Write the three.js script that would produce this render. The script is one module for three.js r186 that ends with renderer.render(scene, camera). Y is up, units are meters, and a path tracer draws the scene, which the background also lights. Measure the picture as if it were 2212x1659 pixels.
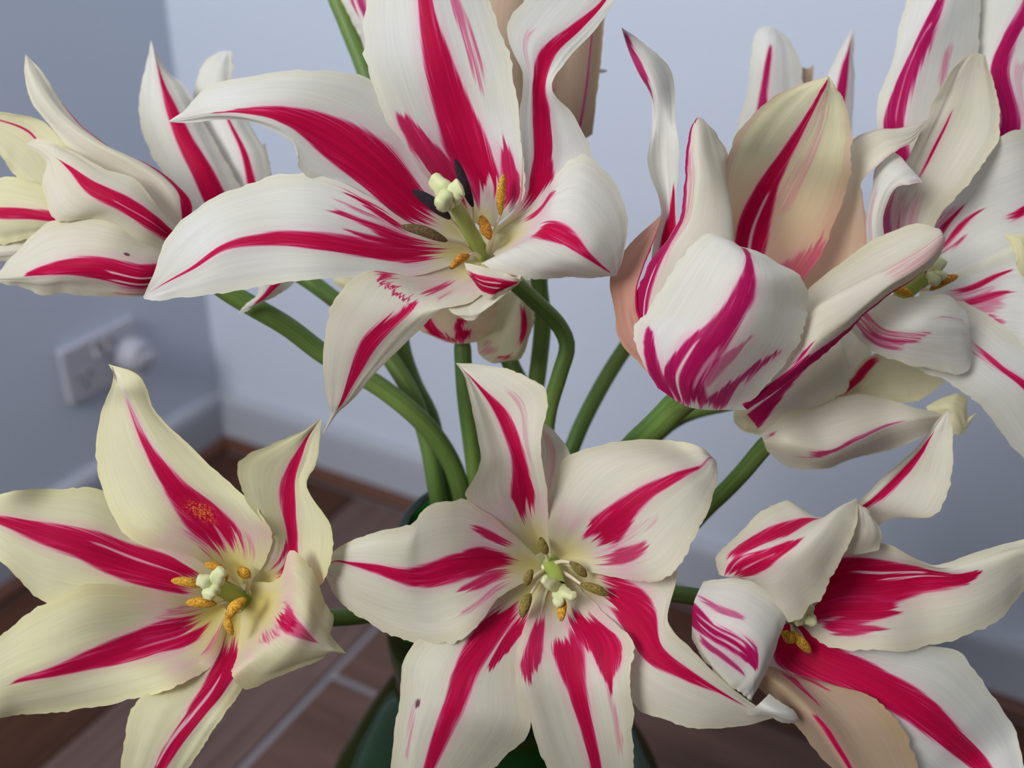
import * as THREE from 'three';
import { RoundedBoxGeometry } from 'three/addons/geometries/RoundedBoxGeometry.js';
import { RectAreaLightUniformsLib } from 'three/addons/lights/RectAreaLightUniformsLib.js';
import { mergeGeometries } from 'three/addons/utils/BufferGeometryUtils.js';

// ---------------------------------------------------------------- camera, light, exposure
const W = 2212, H = 1659, FOCAL = 2250;                       // focal length in pixels of the frame
const scene = new THREE.Scene();
const camera = new THREE.PerspectiveCamera(2 * Math.atan(H / 2 / FOCAL) * 180 / Math.PI, W / H, 0.02, 30);
camera.rotation.order = 'YXZ';
camera.rotation.set(-0.50311, 0.48073, 0.01664);
camera.position.set(0, 0.815, 0);
camera.updateMatrixWorld(true);
camera.focus = 0.385;
camera.userData.fStop = 6.3;
const renderer = new THREE.WebGLRenderer({ antialias: true });
renderer.shadowMap.enabled = true;
renderer.toneMapping = THREE.LinearToneMapping;
renderer.toneMappingExposure = 0.8;
scene.background = new THREE.Color(0.55, 0.66, 0.85);          // overcast sky beyond the window
RectAreaLightUniformsLib.init();
const CX = -0.973, CZ = -0.959, RX = 4.6, RZ = 1.3, TOP = 2.6;   // inner faces: left wall, back wall, right wall, front wall, ceiling
const WIN = { x0: -0.95, x1: -0.22, y0: 1.25, y1: 2.45 };            // the one window, in the wall behind the camera and to the left
const DAY = new THREE.Color(0.97, 0.965, 0.98);
function windowLight(name, power, w, h, from, to) {
  const l = new THREE.RectAreaLight(DAY, power, w - 0.1, h - 0.1);
  l.name = name; l.position.set(...from); l.lookAt(...to); l.castShadow = true; scene.add(l); return l;
}
windowLight('window_daylight', 24, WIN.x1 - WIN.x0, WIN.y1 - WIN.y0, [(WIN.x0 + WIN.x1) / 2, (WIN.y0 + WIN.y1) / 2, RZ - 0.01], [(WIN.x0 + WIN.x1) / 2, (WIN.y0 + WIN.y1) / 2, -5]);

// ---------------------------------------------------------------- helpers
let seedNow = 7;
const rnd = () => { seedNow = (seedNow * 1664525 + 1013904223) >>> 0; return seedNow / 4294967296; };
const LAT = new Float32Array(65536); for (let i = 0; i < 65536; i++) LAT[i] = rnd() * 2 - 1;
function noise(x, y) {                                          // value noise, -1..1
  const xi = Math.floor(x), yi = Math.floor(y), fx = x - xi, fy = y - yi;
  const u = fx * fx * (3 - 2 * fx), v = fy * fy * (3 - 2 * fy);
  const a = LAT[((yi & 255) << 8) + (xi & 255)], b = LAT[((yi & 255) << 8) + ((xi + 1) & 255)];
  const c = LAT[(((yi + 1) & 255) << 8) + (xi & 255)], d = LAT[(((yi + 1) & 255) << 8) + ((xi + 1) & 255)];
  return a + (b - a) * u + (c - a) * v + (a - b - c + d) * u * v;
}
const sst = (a, b, x) => { const t = Math.min(1, Math.max(0, (x - a) / (b - a))); return t * t * (3 - 2 * t); };
const rot = new THREE.Matrix4().makeRotationFromEuler(camera.rotation);
function ray(x, y) { return new THREE.Vector3((x - W / 2) / FOCAL, -(y - H / 2) / FOCAL, -1).applyMatrix4(rot); }
function at(x, y, depth) { return ray(x, y).multiplyScalar(depth).add(camera.position); }  // a measured spot at its own distance
const taken = {};
function numbered(n) { const k = taken[n] = (taken[n] ?? -1) + 1; return k ? n + '_' + String(k).padStart(3, '0') : n; }
function shade(o) { o.traverse((m) => { if (m.isMesh) { m.castShadow = true; m.receiveShadow = true; } }); return o; }
function tag(o, label, category, group) { o.userData.label = label; if (category) o.userData.category = category; if (group) o.userData.group = group; return o; }
function part(name, geo, mat, parent) { const m = new THREE.Mesh(geo, mat); m.name = name; parent.add(m); return m; }
function struct(name, geo, mat, parent) { const m = part(name, geo, mat, parent ?? scene); if (!parent) m.userData.kind = 'structure'; return m; }
function std(o) { return new THREE.MeshPhysicalMaterial(o); }
function dataTex(w, h, fn, srgb = true, repeat = false) {
  const d = new Uint8Array(w * h * 4), c = [0, 0, 0];
  for (let j = 0; j < h; j++) for (let i = 0; i < w; i++) {
    fn(i, j, c); const k = (j * w + i) * 4;
    d[k] = Math.max(0, Math.min(255, c[0])); d[k + 1] = Math.max(0, Math.min(255, c[1])); d[k + 2] = Math.max(0, Math.min(255, c[2])); d[k + 3] = 255;
  }
  const t = new THREE.DataTexture(d, w, h); t.magFilter = THREE.LinearFilter; t.minFilter = THREE.LinearMipmapLinearFilter; t.generateMipmaps = true;
  if (srgb) t.colorSpace = THREE.SRGBColorSpace;
  t.wrapS = t.wrapT = repeat ? THREE.RepeatWrapping : THREE.ClampToEdgeWrapping; t.needsUpdate = true; return t;
}

// ---------------------------------------------------------------- the room
const paintBump = dataTex(256, 256, (i, j, c) => { c[0] = c[1] = c[2] = 128 + 60 * noise(i * 0.25, j * 0.25) + 50 * noise(i * 0.6 + 40, j * 0.6); }, false, true);
const wallPaint = std({ color: new THREE.Color(0.645, 0.71, 0.82), roughness: 0.75, specularIntensity: 0.4, bumpMap: paintBump, bumpScale: 0.0001 });
const ceilPaint = std({ color: 0xe6e6e4, roughness: 0.9 });
const darkPaint = std({ color: new THREE.Color(0.16, 0.17, 0.19), roughness: 0.8 });  // unseen walls kept dark to cut the light they bounce
const skirtPaint = std({ color: new THREE.Color(0.44, 0.465, 0.525), roughness: 0.8, specularIntensity: 0.2 });
const box = (x0, y0, z0, x1, y1, z1) => { const g = new THREE.BoxGeometry(x1 - x0, y1 - y0, z1 - z0); g.translate((x0 + x1) / 2, (y0 + y1) / 2, (z0 + z1) / 2); return g; };
const TH = 0.12;
struct('wall_back', box(CX - TH, -0.1, CZ - TH, RX + TH, TOP, CZ), wallPaint);
struct('wall_right', box(RX, -0.1, CZ, RX + TH, TOP, RZ + TH), darkPaint);
const glassPane = std({ color: 0xffffff, transmission: 1, thickness: 0, roughness: 0, ior: 1.5 });
function holedWall(name, n, at, u0, u1, w, swap, paint) {               // wall with a window opening, built from the pieces round the hole; u runs along the wall
  const b = (a0, y0, t0, a1, y1, t1) => swap ? box(t0, y0, a0, t1, y1, a1) : box(a0, y0, t0, a1, y1, t1);
  const s = Math.sign(at), o = at + s * TH, lo = Math.min(at, o), hi = Math.max(at, o);
  struct(name, mergeGeometries([b(u0, -0.1, lo, w.u0, TOP, hi), b(w.u1, -0.1, lo, u1, TOP, hi), b(w.u0, -0.1, lo, w.u1, w.y0, hi), b(w.u0, w.y1, lo, w.u1, TOP, hi)]), paint);
  const f = 0.05, t0 = Math.min(at + s * 0.04, at + s * 0.09), t1 = Math.max(at + s * 0.04, at + s * 0.09), m = (w.u0 + w.u1) / 2, tm = (t0 + t1) / 2;
  const win = struct('window_' + n, mergeGeometries([b(w.u0, w.y0, t0, w.u0 + f, w.y1, t1), b(w.u1 - f, w.y0, t0, w.u1, w.y1, t1), b(w.u0 + f, w.y0, t0, w.u1 - f, w.y0 + f, t1), b(w.u0 + f, w.y1 - f, t0, w.u1 - f, w.y1, t1), b(m - 0.02, w.y0 + f, t0, m + 0.02, w.y1 - f, t1)]), skirtPaint);
  part('pane', b(w.u0 + f, w.y0 + f, tm - 0.002, m - 0.02, w.y1 - f, tm + 0.002), glassPane, win);
  part('pane', b(m + 0.02, w.y0 + f, tm - 0.002, w.u1 - f, w.y1 - f, tm + 0.002), glassPane, win);
}
struct('wall_left', box(CX - TH, -0.1, CZ, CX, TOP, RZ + TH), wallPaint);
holedWall('wall_front', 1, RZ, CX, RX, { u0: WIN.x0, u1: WIN.x1, y0: WIN.y0, y1: WIN.y1 }, false, darkPaint);
struct('ceiling', box(CX - TH, TOP, CZ - TH, RX + TH, TOP + 0.1, RZ + TH), ceilPaint);
// skirting boards with a rounded top edge, and a wooden bead where they meet the floor
function profileRun(pts, len) { const s = new THREE.Shape(pts.map((p) => new THREE.Vector2(p[0], p[1]))); const g = new THREE.ExtrudeGeometry(s, { depth: len, bevelEnabled: false, curveSegments: 6 }); return g; }
const skirtPts = [[0, 0], [0.014, 0], [0.014, 0.066], [0.0125, 0.074], [0.009, 0.079], [0.004, 0.082], [0, 0.083]];
const beadPts = [[0, 0], [0.014, 0], [0.0135, 0.005], [0.011, 0.0095], [0.0065, 0.013], [0, 0.014]];
const woodBead = std({ color: 0x5e3826, roughness: 0.5 });
{
  // along the back wall the profile points into the room (+z)
  const along = (pts, off) => { const g = profileRun(pts.map((p) => [-(p[0] + off), p[1]]), RX - CX); g.rotateY(Math.PI / 2); g.translate(CX, 0.004, CZ); return g; };
  const side = (pts, off) => { const g = profileRun(pts.map((p) => [p[0] + off, p[1]]), RZ - CZ - 0.014); g.translate(CX, 0.004, CZ + 0.014); return g; };
  struct('baseboard_back', along(skirtPts, 0), skirtPaint);
  struct('baseboard_left', side(skirtPts, 0), skirtPaint);
  struct('trim_1', along(beadPts, 0.014), woodBead);
  struct('trim_2', side(beadPts, 0.014), woodBead);
}
// floor: grout bed with wood-look planks laid as separate pieces
const groutMat = std({ color: 0x8a868c, roughness: 0.9 });
const floor = struct('floor', box(CX - TH, -0.1, CZ - TH, RX + TH, 0, RZ + TH), groutMat);
const woodTones = [[84, 54, 40], [78, 51, 40], [110, 88, 82], [106, 85, 80], [100, 76, 67], [106, 80, 68]];
const woodMats = woodTones.map((t, k) => {
  const map = dataTex(512, 128, (i, j, c) => {
    const g = noise(i * 0.012 + k * 31, j * 0.22) * 0.55 + noise(i * 0.03 + k * 17, j * 0.7) * 0.3 + noise(i * 0.11, j * 1.4 + k * 9) * 0.15;
    const f = 1 + 0.2 * g; c[0] = t[0] * f; c[1] = t[1] * f; c[2] = t[2] * f;
  }, true, true);
  return std({ map, roughness: 0.65, specularIntensity: 0.25 });
});
function plank(x0, z0, x1, z1, alongZ, tone, gap = 0.003) {
  const g = new RoundedBoxGeometry(x1 - x0 - gap, 0.008, z1 - z0 - 0.004, 1, 0.0018);
  const p = g.attributes.position, uv = g.attributes.uv;
  const o = rnd() * 5;
  for (let i = 0; i < p.count; i++) alongZ ? uv.setXY(i, p.getZ(i) / 0.9 + o, p.getX(i) / 0.22 + o) : uv.setXY(i, p.getX(i) / 0.9 + o, p.getZ(i) / 0.22 + o);
  const m = part(numbered('plank'), g, woodMats[tone], floor);
  m.position.set((x0 + x1) / 2, 0.0005, (z0 + z1) / 2);
}
{
  const strips = [CX + 0.03, CX + 0.255, -0.549];              // two rows of planks along the left wall
  for (let k = 0; k < 2; k++) for (let z = CZ + 0.03 - k * 0.35; z < RZ; z += 1.1) plank(strips[k], Math.max(z, CZ + 0.03), strips[k + 1] - 0.003 * k, Math.min(z + 1.1, RZ), true, k * 2 + Math.floor(rnd() * 2));
  for (let r = 0, z = CZ + 0.03; z < RZ - 0.02; r++) {           // the rest runs across; bouquet shade is put into the back row tones
    const z1 = r === 0 ? -0.644 - 0.157 : z + 0.157;
    for (let x = -0.549 - (r % 3) * 0.3; x < RX; x += 1.2) if (Math.min(x + 1.2, RX) - Math.max(x, -0.549) > 0.02) plank(Math.max(x, -0.549) + 0.003, z + (r === 2 ? 0.003 : 0), Math.min(x + 1.2, RX), Math.min(z1, RZ) - (r === 1 ? 0.003 : 0), false, (r < 1 ? 0 : 4) + Math.floor(rnd() * 2));
    z = z1;
  }
}
// ---------------------------------------------------------------- power outlet with a plug
{
  const C = at(213, 775, 1); const k = (CX - camera.position.x) / (C.x - camera.position.x);
  const oc = new THREE.Vector3(CX, 0.815 + (C.y - 0.815) * k, C.z * k);
  const plastic = std({ color: 0xbcbcc6, roughness: 0.35 }), dark = std({ color: 0x4b4a50, roughness: 0.6 }), rocker = std({ color: 0xcfcdd4, roughness: 0.3 });
  const o = new THREE.Group(); o.name = 'power_outlet'; o.position.copy(oc); scene.add(o);
  tag(o, 'white double wall socket with rocker switches low on the grey left wall', 'power outlet');
  // local frame: +x out of the wall, z along the wall (+z towards the camera side), y up
  const plate = new RoundedBoxGeometry(0.0105, 0.074, 0.117, 3, 0.004); plate.translate(0.0052, 0, 0); part('face_plate', plate, plastic, o);
  for (const sz of [1, -1]) {
    const sw = new RoundedBoxGeometry(0.005, 0.016, 0.010, 2, 0.0015); sw.rotateZ(0.2); sw.translate(0.0115, 0.019, 0.009 * sz); part('switch', sw, rocker, o);
    const ind = new THREE.BoxGeometry(0.002, 0.006, 0.008); ind.translate(0.0143, 0.024, 0.009 * sz); part('switch_mark', ind, std({ color: 0x6b5a48, roughness: 0.5 }), o);
    for (const [dy, dz, a] of [[0.004, 0.0075, 0.6], [0.004, -0.0075, -0.6], [-0.0085, 0, 0]]) {
      if (sz < 0) continue;
      const s = new THREE.BoxGeometry(0.0012, 0.0075, 0.0032); s.rotateX(a); s.translate(0.0108, dy - 0.009, dz + 0.033); part('socket_slot', s, dark, o);
      const ring = new THREE.TorusGeometry(0.0058, 0.0006, 6, 20); ring.rotateY(Math.PI / 2); ring.translate(0.0106, dy - 0.009, dz + 0.033); part('socket_ring', ring, rocker, o);
    }
  }
  const pl = new THREE.Group(); pl.name = 'power_plug'; pl.position.set(oc.x + 0.0107, oc.y - 0.006, oc.z - 0.036); scene.add(pl);
  tag(pl, 'round white plug pushed into the right half of the wall socket', 'plug');
  const prof = [[0, 0], [0.0215, 0], [0.0225, 0.003], [0.022, 0.02], [0.0205, 0.026], [0.017, 0.029], [0, 0.0295]].map((p) => new THREE.Vector2(p[0], p[1]));
  const body = new THREE.LatheGeometry(prof, 40); body.rotateZ(-Math.PI / 2); part('plug_body', body, plastic, pl);
  const grip = new RoundedBoxGeometry(0.004, 0.01, 0.03, 2, 0.0018); grip.translate(0.03, 0, 0); part('grip', grip, rocker, pl);
  const tail = new THREE.CylinderGeometry(0.0035, 0.0045, 0.014, 14); tail.translate(0.013, -0.027, 0); part('cable_collar', tail, rocker, pl);
}
// ---------------------------------------------------------------- green glass vase, water
const VD = 0.48, rimC = at(1078, 1143, VD);
const pxm = VD / FOCAL;
const VAX = rimC.x, VAZ = rimC.z, RY = rimC.y;                   // axis and rim height
{
  const v = new THREE.Group(); v.name = 'vase'; v.position.set(VAX, 0.0045, VAZ); scene.add(v);
  tag(v, 'dark green glass vase with a wide lip, narrow waist and round belly', 'vase');
  const y = (d) => RY - d - 0.0045;
  const outer = [[0, 0], [0.062, 0], [0.07, 0.004], [0.08, 0.06], [0.1, 0.16], [0.109, 0.24], [0.105, 0.30], [0.092, y(0.175)], [0.078, y(0.145)], [0.064, y(0.118)], [0.0535, y(0.098)], [0.050, y(0.088)], [0.0515, y(0.078)], [0.054, y(0.066)], [0.0545, y(0.05)], [0.052, y(0.025)], [0.0478, y(0.006)], [0.0470, y(0.002)], [0.0455, y(0)]];
  const inner = outer.slice(4, -1).map(([r, h]) => [r - 0.0042, h]).reverse();
  const pts = [...outer, ...inner, [0.075, 0.065], [0.06, 0.018], [0, 0.014]].map((p) => new THREE.Vector2(p[0], p[1]));
  const curve = new THREE.SplineCurve(pts);
  const lathe = new THREE.LatheGeometry(curve.getPoints(190).map((p) => new THREE.Vector2(Math.max(0, p.x), Math.max(0, p.y))), 72);
  const glass = std({ color: 0x6fc060, transmission: 0.97, thickness: 0.02, roughness: 0.05, ior: 1.45, specularIntensity: 0.5, attenuationColor: new THREE.Color(0.03, 0.42, 0.06), attenuationDistance: 0.012 });
  part('glass_body', lathe, glass, v);
  const wl = y(0.03);
  const wp = [[0, 0.016], [0.058, 0.02], [0.074, 0.066], ...outer.slice(4, 15).map(([r, h]) => [r - 0.0046, h]).filter((p) => p[1] < wl - 0.004), [0.0495, wl], [0, wl]].map((p) => new THREE.Vector2(p[0], p[1]));
  const wg = new THREE.LatheGeometry(wp, 56);
  const w = part('water', wg, std({ color: 0xe9f4f2, transmission: 1, thickness: 0.05, roughness: 0.02, ior: 1.33 }), scene);
  w.position.copy(v.position); tag(w, 'clear water filling the green glass vase below the lip', 'water'); w.userData.kind = 'stuff';
}
// ---------------------------------------------------------------- tulips: petals, stems, stamens
const ZS = 1.15;                                                // millimetre scale of the depths below
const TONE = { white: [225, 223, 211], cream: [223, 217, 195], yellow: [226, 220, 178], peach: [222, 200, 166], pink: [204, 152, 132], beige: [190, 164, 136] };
const R = (k, a = 1) => ({ k, a, c: 0 }), M = (k, a = 1) => ({ k, a, c: 1 }), K = (k, a = 0.45) => ({ k, a, c: 2 }), G = (k, a = 0.9) => ({ k, a, c: 3 });   // red, magenta, pink, pale line
const INK = [[190, 0, 62], [172, 10, 82], [214, 70, 120], [240, 226, 216]];
const bumpMap = dataTex(256, 256, (i, j, c) => { c[0] = c[1] = c[2] = 128 + 70 * noise(i * 0.55, j * 0.035) + 50 * noise(i * 0.18 + 90, j * 0.02 + 7); }, false);
function petalMap(o, n, seed) {
  const tw = o.tw ?? 288, th = o.th ?? 448, tone = TONE[o.c ?? 'cream'], yb = o.yb ?? 0, blush = o.blush ?? 0.32;
  const sx = seed * 13.7;
  return dataTex(tw, th, (i, j, c) => {
    const s = -1 + 2 * (i + 0.5) / tw, row = (j + 0.5) / th * (n - 1);
    const n1 = noise(s * 9 + sx, row * 0.5 + sx), n2 = noise(s * 30 + sx, row * 0.9 + 50), n3 = noise(s * 70 + sx, row * 1.6 + 9);
    const soft = noise(s * 1.6 + sx, row * 0.9 + 20);
    let r = tone[0], g = tone[1], b = tone[2];
    const v = 1 + 0.012 * n2 + 0.014 * n3 + 0.012 * soft; r *= v; g *= v; b *= v * (1 + 0.02 * soft);
    const e = sst(0.72, 1, Math.abs(s)) * 0.5; r -= 3 * e; g -= 5 * e; b -= 20 * e;
    if (o.pb) { const t = sst(o.pb, 0, row + 0.25 * soft) * 0.8; r += (234 - r) * t; g += (184 - g) * t; b += (146 - b) * t; }  // peach base: light coming through the petals, put into the colour
    if (yb > 0) { const t = sst(yb, yb * 0.25, row + n2 * 0.12) * (1 - 0.8 * Math.min(1, 1.5 * s * s)); const y = o.c === 'yellow' ? 0.8 : 0.6; r += (228 - r) * t * y; g += (208 - g) * t * y; b += (112 - b) * t * y;
      const q = sst(yb * 0.45, yb, row + n2 * 0.15) * (1 - sst(yb + 0.1, yb + 0.8, row + n2 * 0.2 + n3 * 0.2)) * (0.3 + 0.25 * n2 + 0.2 * n3); if (q > 0) { r += (238 - r) * q; g += (176 - g) * q; b += (196 - b) * q; } }
    if (o.lilac) { const t = sst(o.lilac, n - 1, row) * sst(0.1, 0.6, n3 * 0.5 + n2 * 0.5) * 0.55; r += (196 - r) * t; g += (150 - g) * t; b += (180 - b) * t; }
    if (o.edge) { const t = sst(0.8, 1, Math.abs(s) + 0.1 * n2) * o.edge; r += (190 - r) * t; g += (60 - g) * t; b += (120 - b) * t; }
    const n4 = noise(s * 120 + sx, row * 1.1 + 31), rowJ = row + n1 * 0.2 + n2 * 0.2 + n3 * 0.12 + n4 * 0.05;
    for (const st of o.st ?? []) {
      const k = st.k, last = k.length - 1;
      if (rowJ < k[0][0] - 0.3 || rowJ > k[last][0] + 0.1) continue;
      let q = 0; while (q < last - 1 && rowJ > k[q + 1][0]) q++;
      const a = k[q], z = k[q + 1], f = Math.min(1, Math.max(0, (rowJ - a[0]) / (z[0] - a[0])));
      const sc = a[1] + (z[1] - a[1]) * f, w = a[2] + (z[2] - a[2]) * f;
      const d = w * (0.88 + 0.14 * n1) - Math.abs(s - sc) + (0.3 + Math.min(1, 3 * w)) * (0.03 * n2 + 0.024 * n3 + 0.014 * n4);
      const ends = (k[0][0] <= 0 ? 1 : sst(k[0][0] - 0.12, k[0][0] + 0.22, rowJ)) * (1 - sst(k[last][0] - 0.12, k[last][0] + 0.08, rowJ));
      const soften = 0.02 + 0.05 * w;
      if (st.c < 2) { const bl = sst(-0.16 - 0.25 * w, 0.05, d) * ends * blush * (0.7 + 0.5 * n2); if (bl > 0) { r += (236 - r) * bl; g += (150 - g) * bl; b += (180 - b) * bl; } }
      let cov = sst(-soften, soften, d) * ends * st.a;
      if (st.c === 2) cov *= sst(-0.45, 0.55, n2 * 0.55 + n3 * 0.6 + n4 * 0.3 + 0.15);
      if (st.c < 2) cov *= 1 - 0.65 * sst(0.2, 0.75, n3 * 0.5 + n2 * 0.35 + n4 * 0.35) * sst(0.45 * w + 0.12, 0, d);
      const ink = INK[st.c], vi = st.c < 2 ? 1 + 0.06 * n2 + 0.05 * n3 : 1, pale = st.c < 2 ? 0.13 * (1 - sst(0, 0.1 + 0.25 * w, d)) + 0.03 * Math.max(0, n3) : 0;
      r += (ink[0] * vi + (226 - ink[0]) * pale - r) * cov; g += (ink[1] + (80 - ink[1]) * pale - g) * cov; b += (ink[2] * vi + (130 - ink[2]) * pale - b) * cov;
    }
    if (o.pollen) for (const [pr, ps, rad] of o.pollen) { const d = Math.hypot((row - pr) * 0.45, s - ps) / rad; const t = sst(1, 0.3, d) * sst(0.05, 0.5, noise(i * 0.7, j * 0.7) + 0.3 - d * 0.5); r += (240 - r) * t; g += (140 - g) * t; b += (60 - b) * t; }
    if (o.spots) for (const [pr, ps, rad] of o.spots) { const d = Math.hypot((row - pr) * 0.5, s - ps) / rad + 0.4 * n3; const t = sst(1, 0.4, d) * 0.8; r += (92 - r) * t; g += (36 - g) * t; b += (60 - b) * t; }
    c[0] = r; c[1] = g; c[2] = b;
  });
}
let petalSeed = 1;
const WORDS = { white: 'white', cream: 'cream', yellow: 'pale yellow', peach: 'peach tinted', beige: 'shade toned beige' };
function pet(F, o, rows) {                                      // rows run from the base of the petal to its tip; each row runs across it: x, y, height in mm
  const n = rows.length, nc = rows[0].length / 3, nu = o.nu ?? 30, nv = o.nv ?? 64, seed = petalSeed++;
  const cols = [];
  for (let c = 0; c < nc; c++) cols.push(new THREE.CatmullRomCurve3(rows.map((r) => F.P(r[c * 3], r[c * 3 + 1], r[c * 3 + 2])), false, 'centripetal'));
  const pos = new Float32Array((nu + 1) * (nv + 1) * 3), uv = new Float32Array((nu + 1) * (nv + 1) * 2), idx = [];
  const ruf = (o.ruf ?? 0.75) / 1000, jag = o.jag ?? 0.032, p = new THREE.Vector3(), a = new THREE.Vector3();
  const grid = [];
  for (let j = 0; j <= nv; j++) {
    const t = j / nv, cr = new THREE.CatmullRomCurve3(cols.map((q) => q.getPoint(t)), false, 'centripetal');
    const m = cr.getPoint(0.5), jl = 1 + jag * (noise(t * 26 + seed * 3.1, 1.5) + 0.6 * noise(t * 60 + seed, 8)), jr = 1 + jag * (noise(t * 24 + seed * 5.3, 40.5) + 0.6 * noise(t * 64 + seed, 18));
    for (let i = 0; i <= nu; i++) {
      const u = i / nu, s = u * 2 - 1; cr.getPoint(u, p);
      const k = Math.pow(Math.abs(s), 4); p.sub(m).multiplyScalar(1 + (s < 0 ? jl - 1 : jr - 1) * k).add(m); grid.push(p.clone());
    }
  }
  const id = (i, j) => j * (nu + 1) + i;
  const bump = (s, t) => Math.pow(Math.abs(s), 2.5) * (noise(t * 7 + seed * 2.7 + (s > 0 ? 30 : 0), seed * 0.37) + 0.4 * noise(t * 17 + seed + (s > 0 ? 11 : 0), 3.3)) + 0.4 * noise(s * 2.2 + seed, t * 3.5) + 0.3 * noise(s * 5.5 + seed * 1.9, t * 1.8);
  for (let j = 0; j <= nv; j++) for (let i = 0; i <= nu; i++) {
    const q = grid[id(i, j)], u0 = grid[id(Math.max(0, i - 1), j)], u1 = grid[id(Math.min(nu, i + 1), j)], v0 = grid[id(i, Math.max(0, j - 1))], v1 = grid[id(i, Math.min(nv, j + 1))];
    p.subVectors(u1, u0).cross(a.subVectors(v1, v0)); const l = p.length(); if (l > 1e-12) p.multiplyScalar(1 / l); else p.set(0, 0, 0);
    const t = j / nv, s = 2 * i / nu - 1, w = ruf * bump(s, t) * sst(0, 0.25, t) * sst(1, 0.88, t), k = id(i, j);
    pos[k * 3] = q.x + p.x * w; pos[k * 3 + 1] = q.y + p.y * w; pos[k * 3 + 2] = q.z + p.z * w; uv[k * 2] = i / nu; uv[k * 2 + 1] = t;
    if (i < nu && j < nv) idx.push(id(i, j), id(i + 1, j), id(i + 1, j + 1), id(i, j), id(i + 1, j + 1), id(i, j + 1));
  }
  const g = new THREE.BufferGeometry();
  g.setAttribute('position', new THREE.BufferAttribute(pos, 3)); g.setAttribute('uv', new THREE.BufferAttribute(uv, 2)); g.setIndex(idx); g.computeVertexNormals();
  const m = std({ map: petalMap(o, n, seed), bumpMap, bumpScale: 0.000035, roughness: 1, transmission: 0.3, thickness: 0, ior: 1.4, specularIntensity: 0.25, clearcoat: 0.14, clearcoatRoughness: 0.5, side: THREE.DoubleSide });
  const pm = part('petal', g, m, F.g);
  if (o.label) pm.userData.label = o.label;
  return pm;
}
function tulip(label, depth, base, group = 'tulips standing in the green glass vase') {                      // a flower whose parts are measured from the point where stem and petals meet
  const g = new THREE.Group(); g.name = numbered('tulip'); scene.add(g); tag(g, label, 'tulip', group);
  const F = { g, depth };
  F.W = (x, y, z = 0) => at(x, y, depth - z * ZS / 1000);
  g.position.copy(F.W(...base));
  F.P = (x, y, z = 0) => F.W(x, y, z).sub(g.position);
  F.D = (x, y, d) => at(x, y, d).sub(g.position);
  F.base = base; return F;
}
function taper(pts, rad, seg = 40, sides = 14, shape) {           // tube with a radius of its own at every step
  const cv = new THREE.CatmullRomCurve3(pts, false, 'centripetal'), fr = cv.computeFrenetFrames(seg, false), pos = [], idx = [], uv = [];
  for (let j = 0; j <= seg; j++) {
    const t = j / seg, c = cv.getPointAt(t), r = rad(t);
    for (let i = 0; i <= sides; i++) { const a = i / sides * Math.PI * 2, q = r * (shape ? shape(a, t) : 1); const d = fr.normals[j].clone().multiplyScalar(Math.cos(a) * q).addScaledVector(fr.binormals[j], Math.sin(a) * q); pos.push(c.x + d.x, c.y + d.y, c.z + d.z); uv.push(i / sides, t); }
  }
  for (let j = 0; j < seg; j++) for (let i = 0; i < sides; i++) { const k = j * (sides + 1) + i; idx.push(k, k + sides + 1, k + 1, k + 1, k + sides + 1, k + sides + 2); }
  const g = new THREE.BufferGeometry(); g.setAttribute('position', new THREE.Float32BufferAttribute(pos, 3)); g.setAttribute('uv', new THREE.Float32BufferAttribute(uv, 2)); g.setIndex(idx); g.computeVertexNormals(); return g;
}
const stemMap = dataTex(128, 256, (i, j, c) => { const v = 1 + 0.08 * noise(i * 0.3, j * 0.03) + 0.05 * noise(i * 0.9, j * 0.2), t = noise(i * 0.02, j * 0.02 + 4) * 0.5 + 0.5; c[0] = (80 + 26 * t) * v; c[1] = (114 + 14 * t) * v; c[2] = (52 + 10 * t) * v; }, true, true);
const stemMat = std({ map: stemMap, roughness: 0.5, specularIntensity: 0.5, clearcoat: 0.1, clearcoatRoughness: 0.5 });
function stem(F, pts, w0, w1) {                                  // pts: x, y, distance; widths in mm
  const g = taper(pts.map((p) => F.D(...p)), (t) => (w0 + (w1 - w0) * t) / 2000 * Math.sqrt(Math.min(1, (t + 0.0005) / 0.018)), 70, 16);
  part('stem', g, stemMat, F.g);
}
const ovaryMat = std({ color: 0x9caf52, roughness: 0.45, clearcoat: 0.15 }), stigmaMat = std({ color: 0xdcdfa6, roughness: 0.6, transmission: 0.15, thickness: 0 });
const filamentMat = std({ color: 0xefe3c8, roughness: 0.6, transmission: 0.2, thickness: 0 });
const POLLEN = { gold: 0xd9a032, orange: 0xcf8a2c, olive: 0x8a7a3a, dark: 0x2c1f2b, brown: 0x6a5430 };
const pollenBump = dataTex(128, 128, (i, j, c) => { c[0] = c[1] = c[2] = 128 + 120 * noise(i * 0.8, j * 0.8); }, false, true);
const pollenMats = Object.fromEntries(Object.entries(POLLEN).map(([k, v]) => {
  const c = new THREE.Color(v).convertLinearToSRGB(), t = dataTex(64, 64, (i, j, o) => { const f = 1 + 0.28 * noise(i * 0.5, j * 0.5) + 0.15 * noise(i, j + 60); o[0] = c.r * 255 * f; o[1] = c.g * 255 * f; o[2] = c.b * 255 * f; }, true, true);
  return [k, std({ map: t, roughness: 0.95, bumpMap: pollenBump, bumpScale: 0.0004 })];
}));
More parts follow.
